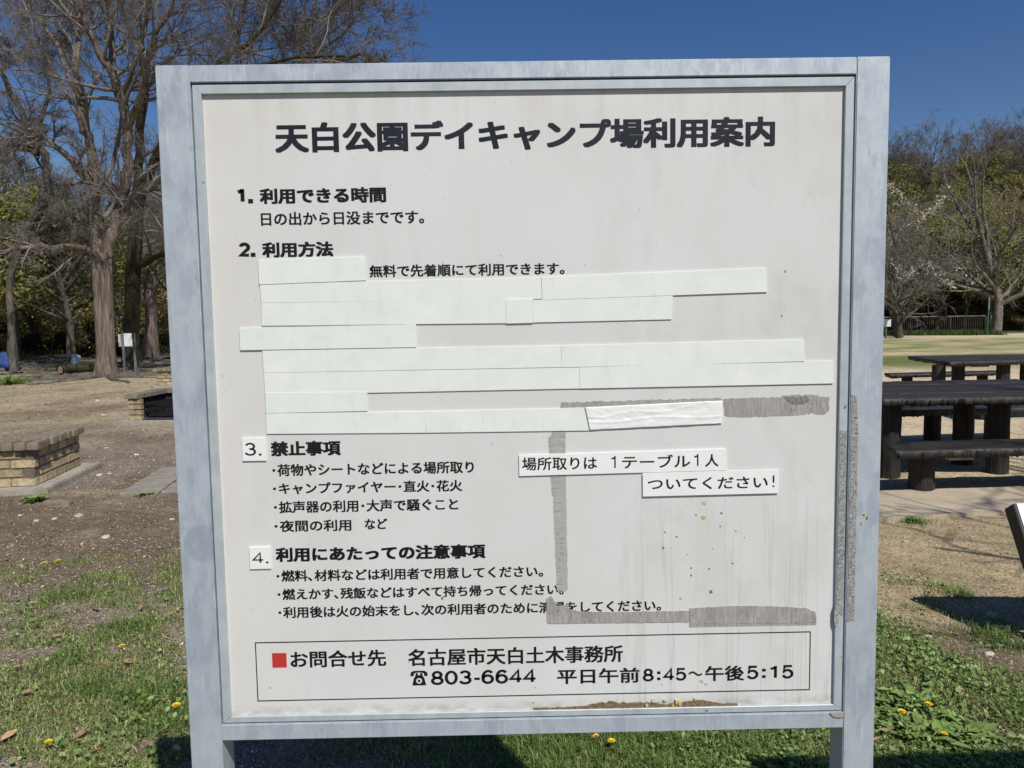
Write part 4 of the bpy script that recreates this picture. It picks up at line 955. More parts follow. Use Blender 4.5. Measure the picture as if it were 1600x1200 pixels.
def leaf_cloud(clumps, leaves, size, seed, flat=0.0):
    """clumps: (n,4) centre+radius; leaves: total count -> four-cornered leaves spread through them"""
    rng = np.random.default_rng(seed); cl = np.array(clumps); wgt = cl[:, 3]**2; wgt /= wgt.sum()
    ci = rng.choice(len(cl), leaves, p=wgt); d = rng.normal(0, 1, (leaves, 3)); d /= np.linalg.norm(d, axis=1)[:, None]
    r = cl[ci, 3]*rng.random(leaves)**0.35; P = cl[ci, :3]+d*r[:, None]*np.array([1, 1, 0.75])
    a = rng.normal(0, 1, (leaves, 3)); a /= np.linalg.norm(a, axis=1)[:, None]; nn = d*0.6+rng.normal(0, .6, (leaves, 3)); nn[:, 2] += 0.4+flat
    nn /= np.linalg.norm(nn, axis=1)[:, None]; a -= (a*nn).sum(1)[:, None]*nn; a /= np.linalg.norm(a, axis=1)[:, None]; b_ = np.cross(nn, a)
    s = size*rng.uniform(0.6, 1.4, leaves)[:, None]
    V = np.stack([P-a*s, P+b_*s*0.45, P+a*s, P-b_*s*0.45], 1).reshape(-1, 3)
    Fq = np.arange(leaves*4).reshape(-1, 4); col = np.repeat(rng.uniform(0.6, 1.45, leaves)[:, None]*np.array([1, 1, 1])*(1+rng.normal(0, 0.10, (leaves, 3))), 4, axis=0)
    col *= np.repeat((0.8+0.4*rng.random(len(cl)))[ci], 4)[:, None]
    return V, Fq, np.clip(col, 0.1, 2.2)
def leafy_proto(seed, h, w_, mat_l, leaves=7000, size=0.13, name='leafy_tree', tr=0.16, low=0.25, mat_t=None):
    rng = np.random.default_rng(seed); root = empty(name); tb = TB()
    line = smooth_line([(0, 0, -0.3), (rng.normal(0, .1), rng.normal(0, .1), h*.25), (rng.normal(0, .3), rng.normal(0, .3), h*.55), (rng.normal(0, .4), rng.normal(0, .4), h*.9)], 5)
    rads = np.linspace(tr, 0.03, len(line)); fluted(tb, line, rads, sides=10, flute=0.08, seed=seed, flare=0.3)
    cl = []
    for k in range(26):
        a = rng.uniform(0, 2*math.pi); t = rng.uniform(low, 1.0); rad = w_*0.5*math.sqrt(max(0.08, 1-((t-0.55)/0.52)**2))*rng.uniform(0.35, 1.0)
        c = np.array([rad*math.cos(a), rad*math.sin(a), h*t-0.4]); s = rng.uniform(0.12, 0.24)*w_
        cl.append((*c, s)); st = line[int(np.clip(t*0.75, 0.15, 0.9)*(len(line)-1))]
        seg = np.linspace(st, c, 4)[None]+rng.normal(0, .08, (1, 4, 3)); seg[0, 0] = st; V, Fq = tubes(seg, np.linspace(tr*.35, .02, 4)[None], 5); tb.add(V, Fq)
    link('trunk', tb.mesh('trunk'), mat_t or M_BARK_GREY, root)
    V, Fq, col = leaf_cloud(cl, leaves, size, seed+1); link('crown', fast_mesh('crown', V, Fq, col), mat_l, root)
    return root
def side(x, y):
    t = x/y
    return 'left of the board' if t < -0.36 else ('right of the board' if t > 0.47 else 'behind the board')
def place(proto, used, x, y, z, s, rz, label, grp, cat='tree'):
    label = label+', '+side(x, y); grp = grp+', '+side(x, y)
    o = proto if not used[0] else copy_tree(proto); used[0] = True
    o.location = (x, y, z); o.scale = (s, s, s*random.uniform(.9, 1.12)); o.rotation_euler = (0, 0, rz); tag(o, label, cat, grp); return o

# hill behind
hx = np.linspace(-260, 320, 117); hy = np.concatenate([np.linspace(40, 130, 46), np.linspace(140, 500, 20)])
def hill_z(x, y):
    t = x/np.maximum(y, 1)                       # steeper rise to the right
    front = 44 + 20*sstep(-0.1, 0.45, t) + 3*(fbm(x, y, 61, 3, 0.05)-0.5)
    top = 4.5 + 11.5*sstep(0.15, 0.62, t) + 3.0*sstep(-0.3, -0.7, t) + 6*sstep(0.6, 1.0, t)
    h = top*sstep(0, 38, y-front)**0.9 + 1.5*(fbm(x, y, 62, 3, 0.08)-0.5)*sstep(0, 10, y-front)
    return h*sstep(500, 200, y) + np.where(y < front, -0.4, 0)
HX, HY = np.meshgrid(hx, hy); hxf, hyf = HX.ravel(), HY.ravel(); V = np.stack([hxf, hyf, hill_z(hxf, hyf)-0.1], 1)
nx, ny = len(hx), len(hy); i = (np.arange(ny-1)[:, None]*nx+np.arange(nx-1)[None]).ravel()
hn = fbm(hxf, hyf, 63, 4, 0.25)[:, None]
tag(link('hill', fast_mesh('hill', V, np.stack([i, i+1, i+nx+1, i+nx], 1), np.array([0.05, 0.045, 0.02])*(1-hn)+np.array([0.10, 0.085, 0.045])*hn, True), M_GROUND), kind='structure')

EV = [leafy_proto(100+k, 7.5, 6.0, M_EVER, 9000, 0.12) for k in range(4)]
OL = [leafy_proto(120+k, 5.0, 6.0, M_OLIVE, 8000, 0.085, low=0.12) for k in range(3)]
BT = [bare_proto(140+k, 9.5, PLAN_S, 0.15, M_BARK_GREY, M_TWIG, 0.013) for k in range(4)]
uE, uO, uB = [[False] for _ in EV], [[False] for _ in OL], [[False] for _ in BT]
rp = random.Random(21)
def px_x(px, Y): return float(D(px, 500, Y)[0])
def hz(x, y): return float(hill_z(np.array([x]), np.array([y]))[0])
# leafy trees over the hillside and along the left wood edge
for k in range(120):
    t = rp.uniform(-0.95, 0.95); d = rp.uniform(0, 1)**1.2
    fr = 46+20*float(sstep(-0.1, 0.45, np.array([t]))[0]); y = fr+2+44*d
    if -0.38 < t < 0.42 and rp.random() < 0.2: continue
    x = t*y+rp.uniform(-2, 2); j = rp.randrange(4)
    place(EV[j], uE[j], x, y, hz(x, y)-.2, rp.uniform(.75, 1.2), rp.uniform(0, 6.3), 'green leafy tree in the wood on the hillside behind the park', 'leafy trees of the hillside wood')
for k in range(46):
    t = rp.uniform(-0.95, 0.0) if k < 34 else rp.uniform(0.42, 0.8); fr = (42 if t < 0 else 63); y = fr+rp.uniform(0, 12 if t < 0 else 30); x = t*y; j = rp.randrange(3)
    if -0.36 < t < 0 and rp.random() < 0.5: continue
    place(OL[j], uO[j], x, y, hz(x, y)-.3, rp.uniform(.6, 1.1), rp.uniform(0, 6.3), 'olive brown bushy tree at the foot of the wooded slope', 'olive brown trees of the wood edge')
for k in range(74):
    t = rp.uniform(0.40, 0.95) if k < 52 else rp.uniform(-0.95, -0.3); fr = 46+20*float(sstep(-0.1, 0.45, np.array([t]))[0])
    y = fr+rp.uniform(26 if t > 0 else 4, 46); x = t*y; j = rp.randrange(4)
    place(BT[j], uB[j], x, y, hz(x, y)-.2, rp.uniform(.75, 1.15), rp.uniform(0, 6.3), 'bare grey tree among the wood on the hillside', 'bare trees of the hillside wood')

for k in range(60):                                # more crowns on the right-hand slope
    t = rp.uniform(0.42, 0.80); y = 66+34*rp.random(); x = t*y; j = rp.randrange(4); jo = rp.randrange(3)
    if rp.random() < .6: place(EV[j], uE[j], x, y, hz(x, y)-.2, rp.uniform(.6, 1.0), rp.uniform(0, 6.3), 'green leafy tree in the wood on the hillside behind the park', 'leafy trees of the hillside wood')
    else: place(OL[jo], uO[jo], x, y, hz(x, y)-.3, rp.uniform(.8, 1.3), rp.uniform(0, 6.3), 'olive brown bushy tree at the foot of the wooded slope', 'olive brown trees of the wood edge')
for px, y, s_ in ((-25, 44, .75), (25, 46, .85), (62, 43.5, .7), (98, 47, .9), (140, 44, .7), (190, 47, .85), (228, 45, .75), (262, 48, .9), (300, 45, .8), (45, 50, 1.1), (120, 52, 1.2), (170, 51, 1.1), (240, 52, 1.1)):
    jo = rp.randrange(3); place(OL[jo], uO[jo], px_x(px, y), y, -.2, s_, rp.uniform(0, 6.3), 'olive brown bushy tree at the foot of the wooded slope', 'olive brown trees of the wood edge')
# dark row with high crowns that shades the undergrowth behind the fence
HC = leafy_proto(115, 9.5, 8.5, M_EVER, 12000, 0.12, low=0.42, tr=.22); uH = [False]
for k, px in enumerate((1372, 1420, 1462, 1505, 1550, 1600, 1650)):
    y = 61.5+rp.uniform(-1, 1.5); place(HC, uH, px_x(px, y), y, 0, rp.uniform(.8, 1.0), rp.uniform(0, 6.3), 'tall evergreen shading the undergrowth right behind the brown fence', 'tall evergreens behind the brown fence')
# dark bare trees filling in behind the big left trunks
LB = bare_proto(170, 12, PLAN_D, 0.2, M_BARK_MOSS, M_TWIG, 0.012, 9, 0.85); uL = [False]
for px, y, s_ in ((-60, 33, 1.0), (60, 41, .9), (140, 45, 1.0), (262, 47, .95), (330, 38, .9), (-20, 44, 1.05)):
    place(LB, uL, px_x(px, y), y, 0, s_, rp.uniform(0, 6.3), 'dark bare tree standing behind the big left trunks', 'dark bare trees behind the big left trunks')

# individual trees in the right background
def at_px(px, Y): return float(D(px, 500, Y)[0])
pr = [bare_proto(160, 13, PLAN_T, 0.34, M_BARK_PALE, M_TWIG_PALE, 0.014, 9, 0.95), bare_proto(163, 10, PLAN_T, 0.26, M_BARK_GREY, M_TWIG_PALE, 0.013, 8, 0.9)]
pr[0].location = (at_px(1556, 53), 53, 0); tag(pr[0], 'big bare tree with pale spreading limbs beside the green pole, right background', 'tree'); pr[0].rotation_euler = (0, 0, 1.0)
pr[1].location = (at_px(1405, 50), 50, 0); pr[1].rotation_euler = (0, 0, 2.0); tag(pr[1], 'bare tree with short leaning trunk in front of the brown fence near the board', 'tree')
o = copy_tree(pr[0]); o.location = (at_px(1700, 60), 60, 0); o.scale = (.9, .9, .95); o.rotation_euler = (0, 0, 3.1); tag(o, 'bare pale tree just beyond the right edge of the photo', 'tree')
o = copy_tree(pr[1]); o.location = (at_px(1470, 72), 72, hz(at_px(1470, 72), 72)); o.scale = (.95, .95, 1.1); o.rotation_euler = (0, 0, 4.4); tag(o, 'bare slender tree on the slope above the brown fence', 'tree')
o = copy_tree(pr[1]); o.location = (8.2, 1.0, -0.02); o.scale = (.85, .85, .85); o.rotation_euler = (0, 0, 0.4); tag(o, 'bare tree outside the right of the frame that throws branch shadows over the tables', 'tree')
# white flowering trees
def blossom_tree(seed, h, label, x, y, z, spots, n, size=0.085):
    r = bare_proto(seed, h, PLAN_T, 0.16, M_BARK_GREY, M_TWIG, 0.013, 7, 0.9, 'flowering_tree'); r.location = (x, y, z); tag(r, label, 'flowering tree')
    rg = np.random.default_rng(seed); cl = []
    for a, b_, dy, rad in spots:
        p = D(a, b_, y+dy); cl.append((p[0]-x, p[1]-y, p[2]-z, rad))
        cl.append((p[0]-x+rg.normal(0, .5), p[1]-y+rg.normal(0, .8), p[2]-z+rg.normal(0, .3), rad*.7))
    V, Fq, col = leaf_cloud(cl, n, size, seed); link('blossom', fast_mesh('blossom', V, Fq, np.clip(col, .85, 1.3)), M_BLOSSOM, r)
blossom_tree(180, 6.5, 'white flowering tree low beside the board, its boughs above the short leaning trunk', at_px(1405, 47), 47, 0.0,
    [(1392+k*10.5, 412+28*math.sin(k*.9)*.5+k*2.4, math.sin(k*2)*1.2, .42) for k in range(10)], 520, .07)
blossom_tree(181, 8.5, 'white flowering tree higher up, just right of the board above the other one', at_px(1400, 52), 52, 0.0,
    [(1392+k*9, 372-k*6.5+6*math.sin(k*2), math.sin(k*2)*1.2, .5) for k in range(10)]+[(1392+k*8, 290+k*9, 0, .4) for k in range(4)], 620, .08)
blossom_tree(182, 3.4, 'low pinkish flowering tree behind the small white sign on the left', at_px(200, 42), 42, 0.0,
    [(178+k*9, 505+16*math.sin(k*1.7), math.sin(k)*1.0, .45) for k in range(9)]+[(105+k*9, 475+8*math.sin(k*1.7), 1.0, .35) for k in range(4)], 500, .07)
# small trees on the left in front of the wood
def small_leafy(seed, h, w_, x, y, label, mat_l=M_EVER, low=.45):
    r = leafy_proto(seed, h, w_, mat_l, 9000, 0.10, 'leafy_tree', 0.20, low); r.location = (x, y, 0); tag(r, label, 'tree')
small_leafy(190, 7.0, 6.5, at_px(108, 34), 34, 'leafy tree with a forked grey trunk, left of the stringy-barked trunk')
small_leafy(191, 8.0, 6.5, at_px(22, 36), 36, 'dark leafy tree at the far left edge behind the bare tree')
small_leafy(192, 6.0, 5.5, at_px(235, 46), 46, 'light green leafy tree between the trunks, next to the board')
# underwood hedges, with the shade put into their dark leaf colour
def hedge(x0, x1, y, h, seed, label, dens=900):
    r = empty('hedge', ((x0+x1)/2, y, 0)); tag(r, label, 'hedge'); rg = np.random.default_rng(seed); L = x1-x0
    n = int(L*2.2); cl = [(rg.uniform(-L/2, L/2), rg.uniform(-.8, .8), rg.uniform(0.1, h-.35), rg.uniform(.35, .65)) for _ in range(n)]
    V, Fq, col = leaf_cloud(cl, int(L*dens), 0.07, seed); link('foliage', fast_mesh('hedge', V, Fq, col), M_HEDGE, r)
    tb = TB()
    for k in range(int(L/1.5)): 
        x = -L/2+1.5*k+rg.uniform(-.3, .3); V, Fq = tubes(np.array([[[x, 0, -.1], [x+rg.normal(0, .1), 0, h*.4], [x+rg.normal(0, .2), 0, h*.8]]]), np.array([[.05, .04, .02]]), 5); tb.add(V, Fq)
    link('stems', tb.mesh('stems'), M_BARK_GREY, r)
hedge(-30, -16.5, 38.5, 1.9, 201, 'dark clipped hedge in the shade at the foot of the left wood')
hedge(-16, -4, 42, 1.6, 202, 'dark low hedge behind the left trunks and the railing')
hedge(22, 56, 66.0, 4.6, 203, 'evergreen undergrowth with shade put into its dark colour behind the brown fence on the right', 1500)

# ------------------------------------------------------------------ fences, poles, small things
fn = empty('railing_fence', (0, 0, 0)); tag(fn, 'brown railing fence with pale top rail curving behind the grass on the right', 'fence')
fpts = smooth_line([(19.0, 55.5, 0), (26.0, 55.0, 0), (29.0, 54.2, 0), (31.2, 53.0, 0), (32.7, 52.0, 0)], 14)
seg = np.linalg.norm(np.diff(fpts, axis=0), axis=1); cum = np.concatenate([[0], np.cumsum(seg)]); tot = cum[-1]
def fp(s_): return np.array([np.interp(s_, cum, fpts[:, k]) for k in range(3)])
FZ = 0.15
for nm, z, r_, m in (('top_rail', 1.12, .035, M_RAILTOP), ('bottom_rail', .12, .025, M_RAIL)):
    V, Fq = tubes((fpts+np.array([0, 0, z+FZ]))[None], np.full((1, len(fpts)), r_), 6); link(nm, fast_mesh(nm, V, Fq), m, fn)
pb = MB().box(-.035, .035, -.035, .035, -.2, 1.10+FZ).mesh('post'); bb = MB().box(-.013, .013, -.013, .013, .13+FZ, 1.10+FZ).mesh('baluster')
npst = int(tot/2.0)
for k in range(npst+1):
    p = fp(tot*k/npst); o = link('post', pb, M_RAIL, fn); o.location = p
nb = 110
for k in range(nb):
    p = fp(tot*(k+.5)/nb); o = link('baluster', bb, M_RAIL, fn); o.location = p
# grassy bank under the fence
b = TB(); rg = np.random.default_rng(77); n = 9000
s_ = rg.uniform(0, tot, n); P = np.array([fp(a) for a in s_]); P[:, 1] += rg.uniform(-2.2, 0.8, n); P[:, 2] = 0.0; P[:, 0] += rg.normal(0, .3, n)
hh = rg.uniform(.15, .45, n); ang = rg.uniform(0, np.pi, n); wv = np.stack([np.cos(ang), np.sin(ang), 0*ang], 1)*0.03; tip = np.stack([rg.normal(0, .08, n), rg.normal(0, .08, n), hh], 1)
V = np.stack([P-wv, P+wv, P+tip], 1).reshape(-1, 3); col = np.repeat(np.array([0.075, 0.115, 0.025])*rg.uniform(.6, 1.4, (n, 1)), 3, axis=0)
tag(link('long_grass', fast_mesh('long_grass', V, np.arange(3*n).reshape(-1, 3), col), M_BLADE), kind='stuff')
# left railing
fl = empty('railing_fence', (0, 0, 0)); tag(fl, 'dark low railing behind the trunks just left of the board', 'fence')
xa, xb, yl = -17.6, -3.0, 37.0
for nm, z in (('top_rail', 1.05), ('bottom_rail', .2)): link(nm, MB().box(xa, xb, yl-.025, yl+.025, z, z+.05).mesh(nm), M_GRATE, fl)
pb2 = MB().box(-.06, .06, -.06, .06, -.2, 1.15).mesh('post'); bb2 = MB().box(-.012, .012, -.012, .012, .25, 1.05).mesh('bar')
for k in range(9): o = link('post', pb2, M_GRATE, fl); o.location = (xa+(xb-xa)*k/8, yl, 0)
for k in range(90): o = link('baluster', bb2, M_GRATE, fl); o.location = (xa+(xb-xa)*(k+.5)/90, yl, 0)
# small signpost on the left
sp_ = D(204, 583, 24.5); sg = empty('small_sign', (float(sp_[0]), 24.5, 0), math.radians(6)); tag(sg, 'small white sign on two grey posts in front of the mossy trunk, left', 'sign')
for x in (-.17, .17): link('post', MB().box(x-.035, x+.035, -.035, .035, -.2, 1.28).mesh('post', .006), M_GREYWOOD, sg)
link('panel', MB().box(-.125, .125, -.05, -.037, .86, 1.27).mesh('panel', .004), M_WHITE, sg)
link('side_panel', MB().box(-.235, -.215, -.20, .10, .86, 1.25).mesh('panel', .004), M_WHITE, sg)
# small white notice near the right fence
x = at_px(1385, 48); ns = empty('small_sign', (x, 48, 0)); tag(ns, 'small white notice on a post by the brown fence, touching the board outline', 'sign')
link('post', MB().box(-.04, .04, 0.0, .06, -.2, .9).mesh('post'), M_GREYWOOD, ns); link('panel', MB().box(-.28, .28, -.03, -.005, .72, 1.18).mesh('panel', .004), M_WHITE, ns)
# green pole
x = at_px(1543, 50); gp = empty('green_pole', (x, 50, 0)); tag(gp, 'slim pole, green below and pale above, beside the big pale bare tree', 'pole')
V, Fq = tubes(np.array([[[0, 0, -.2], [0.02, 0, 1.2], [0.05, 0, 1.7]]]), np.full((1, 3), .05), 10); link('shaft', fast_mesh('shaft', V, Fq, None, True), M_GREENP, gp)
V, Fq = tubes(np.array([[[.05, 0, 1.7], [0.07, 0, 2.5]]]), np.full((1, 2), .048), 10); link('upper_shaft', fast_mesh('shaft', V, Fq, None, True), M_RAILTOP, gp)
# felled log and two bags left
lg = empty('felled_log', tuple(D(95, 584, 25)*np.array([1, 1, 0])+np.array([0, 0, .12])), math.radians(62)); tag(lg, 'short felled log with a sawn orange end lying in the shade on the left', 'log')
tb = TB(); fluted(tb, smooth_line([(0, 0, 0), (.6, .05, .01), (1.25, 0, 0)], 5), np.full(11, .15), sides=16, flute=.05, seed=3); link('bark', tb.mesh('log'), M_BARK_MOSS, lg)
for x in (-.004, 1.254):
    c = [(0.13*math.cos(a), 0.13*math.sin(a)) for a in np.linspace(0, 2*math.pi, 17)[:-1]]
    me = bpy.data.meshes.new('end'); me.from_pydata([(x, a, b_) for a, b_ in c], [], [tuple(range(16))]); link('sawn_end', me, M_SAWN, lg)
def lump(name, loc, size, m, label, cat, seed):
    import bmesh
    bm = bmesh.new(); bmesh.ops.create_icosphere(bm, subdivisions=3, radius=1); rg = np.random.default_rng(seed)
    for v in bm.verts:
        n_ = 1+0.22*math.sin(v.co.x*4+seed)*math.cos(v.co.y*3.3)+0.10*math.sin(v.co.z*7+v.co.x*5); v.co = Vector((v.co.x*size[0]*n_, v.co.y*size[1]*n_, max(-0.75, v.co.z)*size[2]*n_))
    me = bpy.data.meshes.new(name); bm.to_mesh(me); bm.free(); me.polygons.foreach_set('use_smooth', [True]*len(me.polygons))
    o = link(name, me, m); o.location = loc; tag(o, label, cat); return o
p = D(4, 572, 27); lump('cloth_bundle', (float(p[0]), 27, .25), (.42, .3, .34), M_BLUE, 'blue cloth bundle at the far left edge in front of the hedge', 'bundle', 1)
p = D(119, 570, 29); lump('white_bag', (float(p[0]), 29, .22), (.16, .14, .28), M_PALE, 'small pale bag standing in front of the hedge left of the big trunk', 'bag', 4)
# surface roots around the trunks
tb = TB(); rg = np.random.default_rng(90)
for k in range(60):
    c = [D(166, 590, 23), D(206, 572, 30), D(236, 556, 35.5), D(18, 560, 27), D(108, 570, 34)][k % 5]; a = rg.uniform(0, 2*math.pi); L = rg.uniform(1.5, 5.5)
    pts, rad = grow_level(np.array([[c[0]+.3*math.cos(a), c[1]+.3*math.sin(a), .03]]), np.array([[math.cos(a), math.sin(a), 0]]), np.array([L]), np.array([rg.uniform(.05, .13)]), 8, .16, 0, rg, .3)
    pts[:, :, 2] = 0.0+0.02*rg.standard_normal(pts.shape[1]); V, Fq = tubes(pts, rad, 7); tb.add(V, Fq)
tag(link('surface_roots', tb.mesh('roots'), M_BARK_GREY), kind='stuff')

# ------------------------------------------------------------------ ground cover near the camera
def in_view(n, rng, y0=1.6, y1=7.5):
    n = int(n*1.45); y = y0*(y1/y0)**rng.random(n*3); x = rng.uniform(-1.25, 1.25, n*3)*y
    m = rng.random(n*3) < 1.0; return x[m][:n], y[m][:n]
def blades(n, seed, y0, y1, hmin, hmax, wd, mask, name, cols, lean=0.9, power=1.0):
    rng = np.random.default_rng(seed); x, y = in_view(n, rng, y0, y1); g = mask(x, y)**power; k = rng.random(len(x)) < g; x, y, g = x[k], y[k], g[k]; n = len(x)
    cn = fbm(x, y, 5, 2, 12); h = (hmin+(hmax-hmin)*rng.random(n)**1.6)*(0.5+0.9*cn); a = rng.uniform(0, 2*np.pi, n)
    P = np.stack([x, y, height(x, y)-0.003], 1); wv = np.stack([-np.sin(a), np.cos(a), 0*a], 1)*(wd*rng.uniform(.6, 1.3, n))[:, None]
    ln = rng.uniform(0.1, 1.0, n)*lean*2; dr = np.stack([np.cos(a), np.sin(a), 0*a], 1)
    p1 = P+dr*(h*ln*.25)[:, None]; p1[:, 2] += h*.5; p2 = P+dr*(h*ln*.8)[:, None]; p2[:, 2] += h*np.clip(1-.35*ln, .3, 1)
    V = np.stack([P-wv, P+wv, p1-wv*.8, p1+wv*.8, p2], 1).reshape(-1, 3); b0 = (np.arange(n)*5)[:, None]
    ci = rng.integers(0, len(cols), n); c = np.array(cols)[ci]*rng.uniform(.65, 1.4, (n, 1)); 
    return tag(link(name, fast_mesh(name, V, [np.concatenate([b0, b0+1, b0+3, b0+2], 1), np.concatenate([b0+2, b0+3, b0+4], 1)], np.repeat(c, 5, axis=0)), M_BLADE), kind='stuff')
GR = [(0.19, 0.27, 0.065), (0.25, 0.33, 0.085), (0.31, 0.36, 0.12), (0.12, 0.18, 0.045), (0.42, 0.38, 0.20), (0.34, 0.37, 0.14), (0.22, 0.29, 0.075)]
blades(420000, 301, 1.6, 6.0, 0.012, 0.042, 0.0021, turf, 'grass', GR)
def tuft_mask(x, y): 
    f = np.zeros_like(x)
    for cx, cy, r in ((-1.45, 3.02, .13), (-1.25, 2.85, .11), (-1.72, 3.1, .1), (2.22, 3.42, .10), (2.0, 2.72, .13), (2.1, 2.6, .12), (-2.0, 3.35, .09), (2.95, 5.40, .12), (0.1, 2.65, .25), (0.45, 2.62, .25), (0.75, 2.7, .25), (1.45, 3.55, .12), (1.25, 3.65, .13), (2.4, 3.95, .06), (2.6, 3.15, .15), (-2.45, 4.2, .12), (-1.9, 3.7, .1)):
        f = np.maximum(f, np.exp(-((x-cx)**2+(y-cy)**2)/r**2))
    return f
blades(400000, 302, 1.6, 6.0, 0.03, 0.085, 0.0019, tuft_mask, 'grass', [(0.12, 0.20, 0.045), (0.15, 0.23, 0.05), (0.20, 0.26, 0.075)], 0.8)
def dry_mask(x, y): return 0.55*sstep(3.0, 3.6, y)*sstep(6.5, 5.2, y)*sstep(0.3, 1.2, x)*(y < 5.15+0.116*(x-.2)) + 0.12*sstep(-.2, -.8, x)*sstep(7.5, 6.5, y)
blades(190000, 303, 1.8, 7.5, 0.006, 0.026, 0.0022, dry_mask, 'dry_grass', [(0.55, 0.44, 0.27), (0.44, 0.34, 0.20), (0.62, 0.52, 0.34), (0.33, 0.25, 0.14)], 1.0)
# broad clover-like leaves
def clover(n, seed, mask, name, size=0.010):
    rng = np.random.default_rng(seed); x, y = in_view(n, rng, 1.6, 5.2); k = rng.random(len(x)) < mask(x, y); x, y = x[k], y[k]; n = len(x)
    s = size*(0.35+1.5*rng.random(n)**2)*(0.6+0.9*fbm(x, y, 83, 2, 3.0)); z = height(x, y)+rng.uniform(.004, .05, n)*(0.3+1.2*fbm(x, y, 84, 3, 2.5)); nn = np.stack([rng.normal(0, .6, n), rng.normal(0, .6, n)-.1, np.ones(n)], 1); nn /= np.linalg.norm(nn, axis=1)[:, None]
    a = rng.normal(0, 1, (n, 3)); a -= (a*nn).sum(1)[:, None]*nn; a /= np.linalg.norm(a, axis=1)[:, None]; b_ = np.cross(nn, a); P = np.stack([x, y, z], 1)
    ring = [(-1, 0, 0), (-.35, .62, .12), (.45, .6, .12), (1.05, 0, -.1), (.45, -.6, .12), (-.35, -.62, .12)]
    V = np.stack([P+a*(s*u)[:, None]+b_*(s*v)[:, None]+nn*(s*w)[:, None] for u, v, w in ring], 1).reshape(-1, 3)
    c = np.array([(0.17, 0.26, 0.07), (0.23, 0.32, 0.10), (0.12, 0.19, 0.045), (0.29, 0.37, 0.14)])[rng.integers(0, 4, n)]*rng.uniform(.7, 1.35, (n, 1)); b0 = (np.arange(n)*6)[:, None]
    tag(link(name, fast_mesh(name, V, [np.concatenate([b0, b0+1, b0+2, b0+3], 1), np.concatenate([b0, b0+3, b0+4, b0+5], 1)], np.repeat(c, 6, axis=0)), M_BLADE), kind='stuff')
def cl_mask(x, y): return turf(x, y)*(sstep(0.4, 1.0, x)*(0.15+0.75*sstep(.38, .6, fbm(x, y, 85, 3, 4.5)))+0.12*sstep(0.48, 0.6, fbm(x, y, 81, 3, 1.5)))
clover(300000, 311, cl_mask, 'clover_leaves', 0.0068)
# mulch flakes, bits and grit everywhere on the bare soil
def litter(n, seed, y0, y1, s0, s1, cols, name, mask=None):
    rng = np.random.default_rng(seed); x, y = in_view(n, rng, y0, y1)
    if mask is not None: k = rng.random(len(x)) < mask(x, y); x, y = x[k], y[k]
    n = len(x); s = rng.uniform(s0, s1, n)*(0.5+0.25*y/2.5); a = rng.uniform(0, 2*np.pi, n); dx = np.stack([np.cos(a), np.sin(a), rng.normal(0, .25, n)], 1); dy = np.stack([-np.sin(a), np.cos(a), rng.normal(0, .35, n)], 1)*rng.uniform(.2, .6, n)[:, None]
    P = np.stack([x, y, height(x, y)+rng.uniform(.001, .007, n)], 1); s = s[:, None]
    V = np.stack([P-dx*s, P+dy*s+np.array([0, 0, .001]), P+dx*s, P-dy*s], 1).reshape(-1, 3); c = np.array(cols)[rng.integers(0, len(cols), n)]*rng.uniform(.6, 1.35, (n, 1))
    tag(link(name, fast_mesh(name, V, np.arange(n*4).reshape(-1, 4), np.repeat(c, 4, axis=0)), M_LITTER), kind='stuff')
def soil_mask(x, y): return np.clip(1-0.5*turf(x, y), 0, 1)*np.where((x > .5) & (y > 5.1+0.116*(x-.2)) & (y < 6.1+.116*x), 0.12, 1)*np.where((x > .3) & (y > 3.2), .35, 1)
litter(150000, 321, 1.7, 9.0, 0.003, 0.010, [(0.30, 0.23, 0.165), (0.20, 0.145, 0.10), (0.42, 0.35, 0.27), (0.13, 0.092, 0.062), (0.33, 0.22, 0.15), (0.36, 0.30, 0.24)], 'leaf_litter', soil_mask)
litter(45000, 325, 1.7, 5.5, 0.006, 0.013, [(0.36, 0.30, 0.235), (0.27, 0.215, 0.165), (0.48, 0.42, 0.33), (0.19, 0.15, 0.11), (0.34, 0.24, 0.17)], 'leaf_litter', lambda x, y: np.clip(1-1.2*turf(x, y), 0, 1)*np.where((x > .3) & (y > 3.0), .12, 1))
litter(2600, 322, 1.7, 14.0, 0.003, 0.009, [(0.55, 0.50, 0.42), (0.42, 0.36, 0.28), (0.62, 0.58, 0.5)], 'grit', lambda x, y: np.where((x > .5) & (y > 5.0) & (y < 6.5), 0.05, 0.5))
litter(1400, 323, 1.8, 6.5, 0.010, 0.024, [(0.34, 0.13, 0.07), (0.40, 0.20, 0.12), (0.46, 0.31, 0.18)], 'leaf_litter', lambda x, y: sstep(0.2, .5, fbm(x, y, 82, 3, 1.5))*np.where(x > .6, .15, 1))

litter(60000, 324, 7.0, 30.0, 0.006, 0.014, [(0.24, 0.18, 0.12), (0.15, 0.11, 0.07), (0.40, 0.33, 0.24), (0.34, 0.25, 0.16)], 'leaf_litter', lambda x, y: np.where(x > .5, .12, .8))

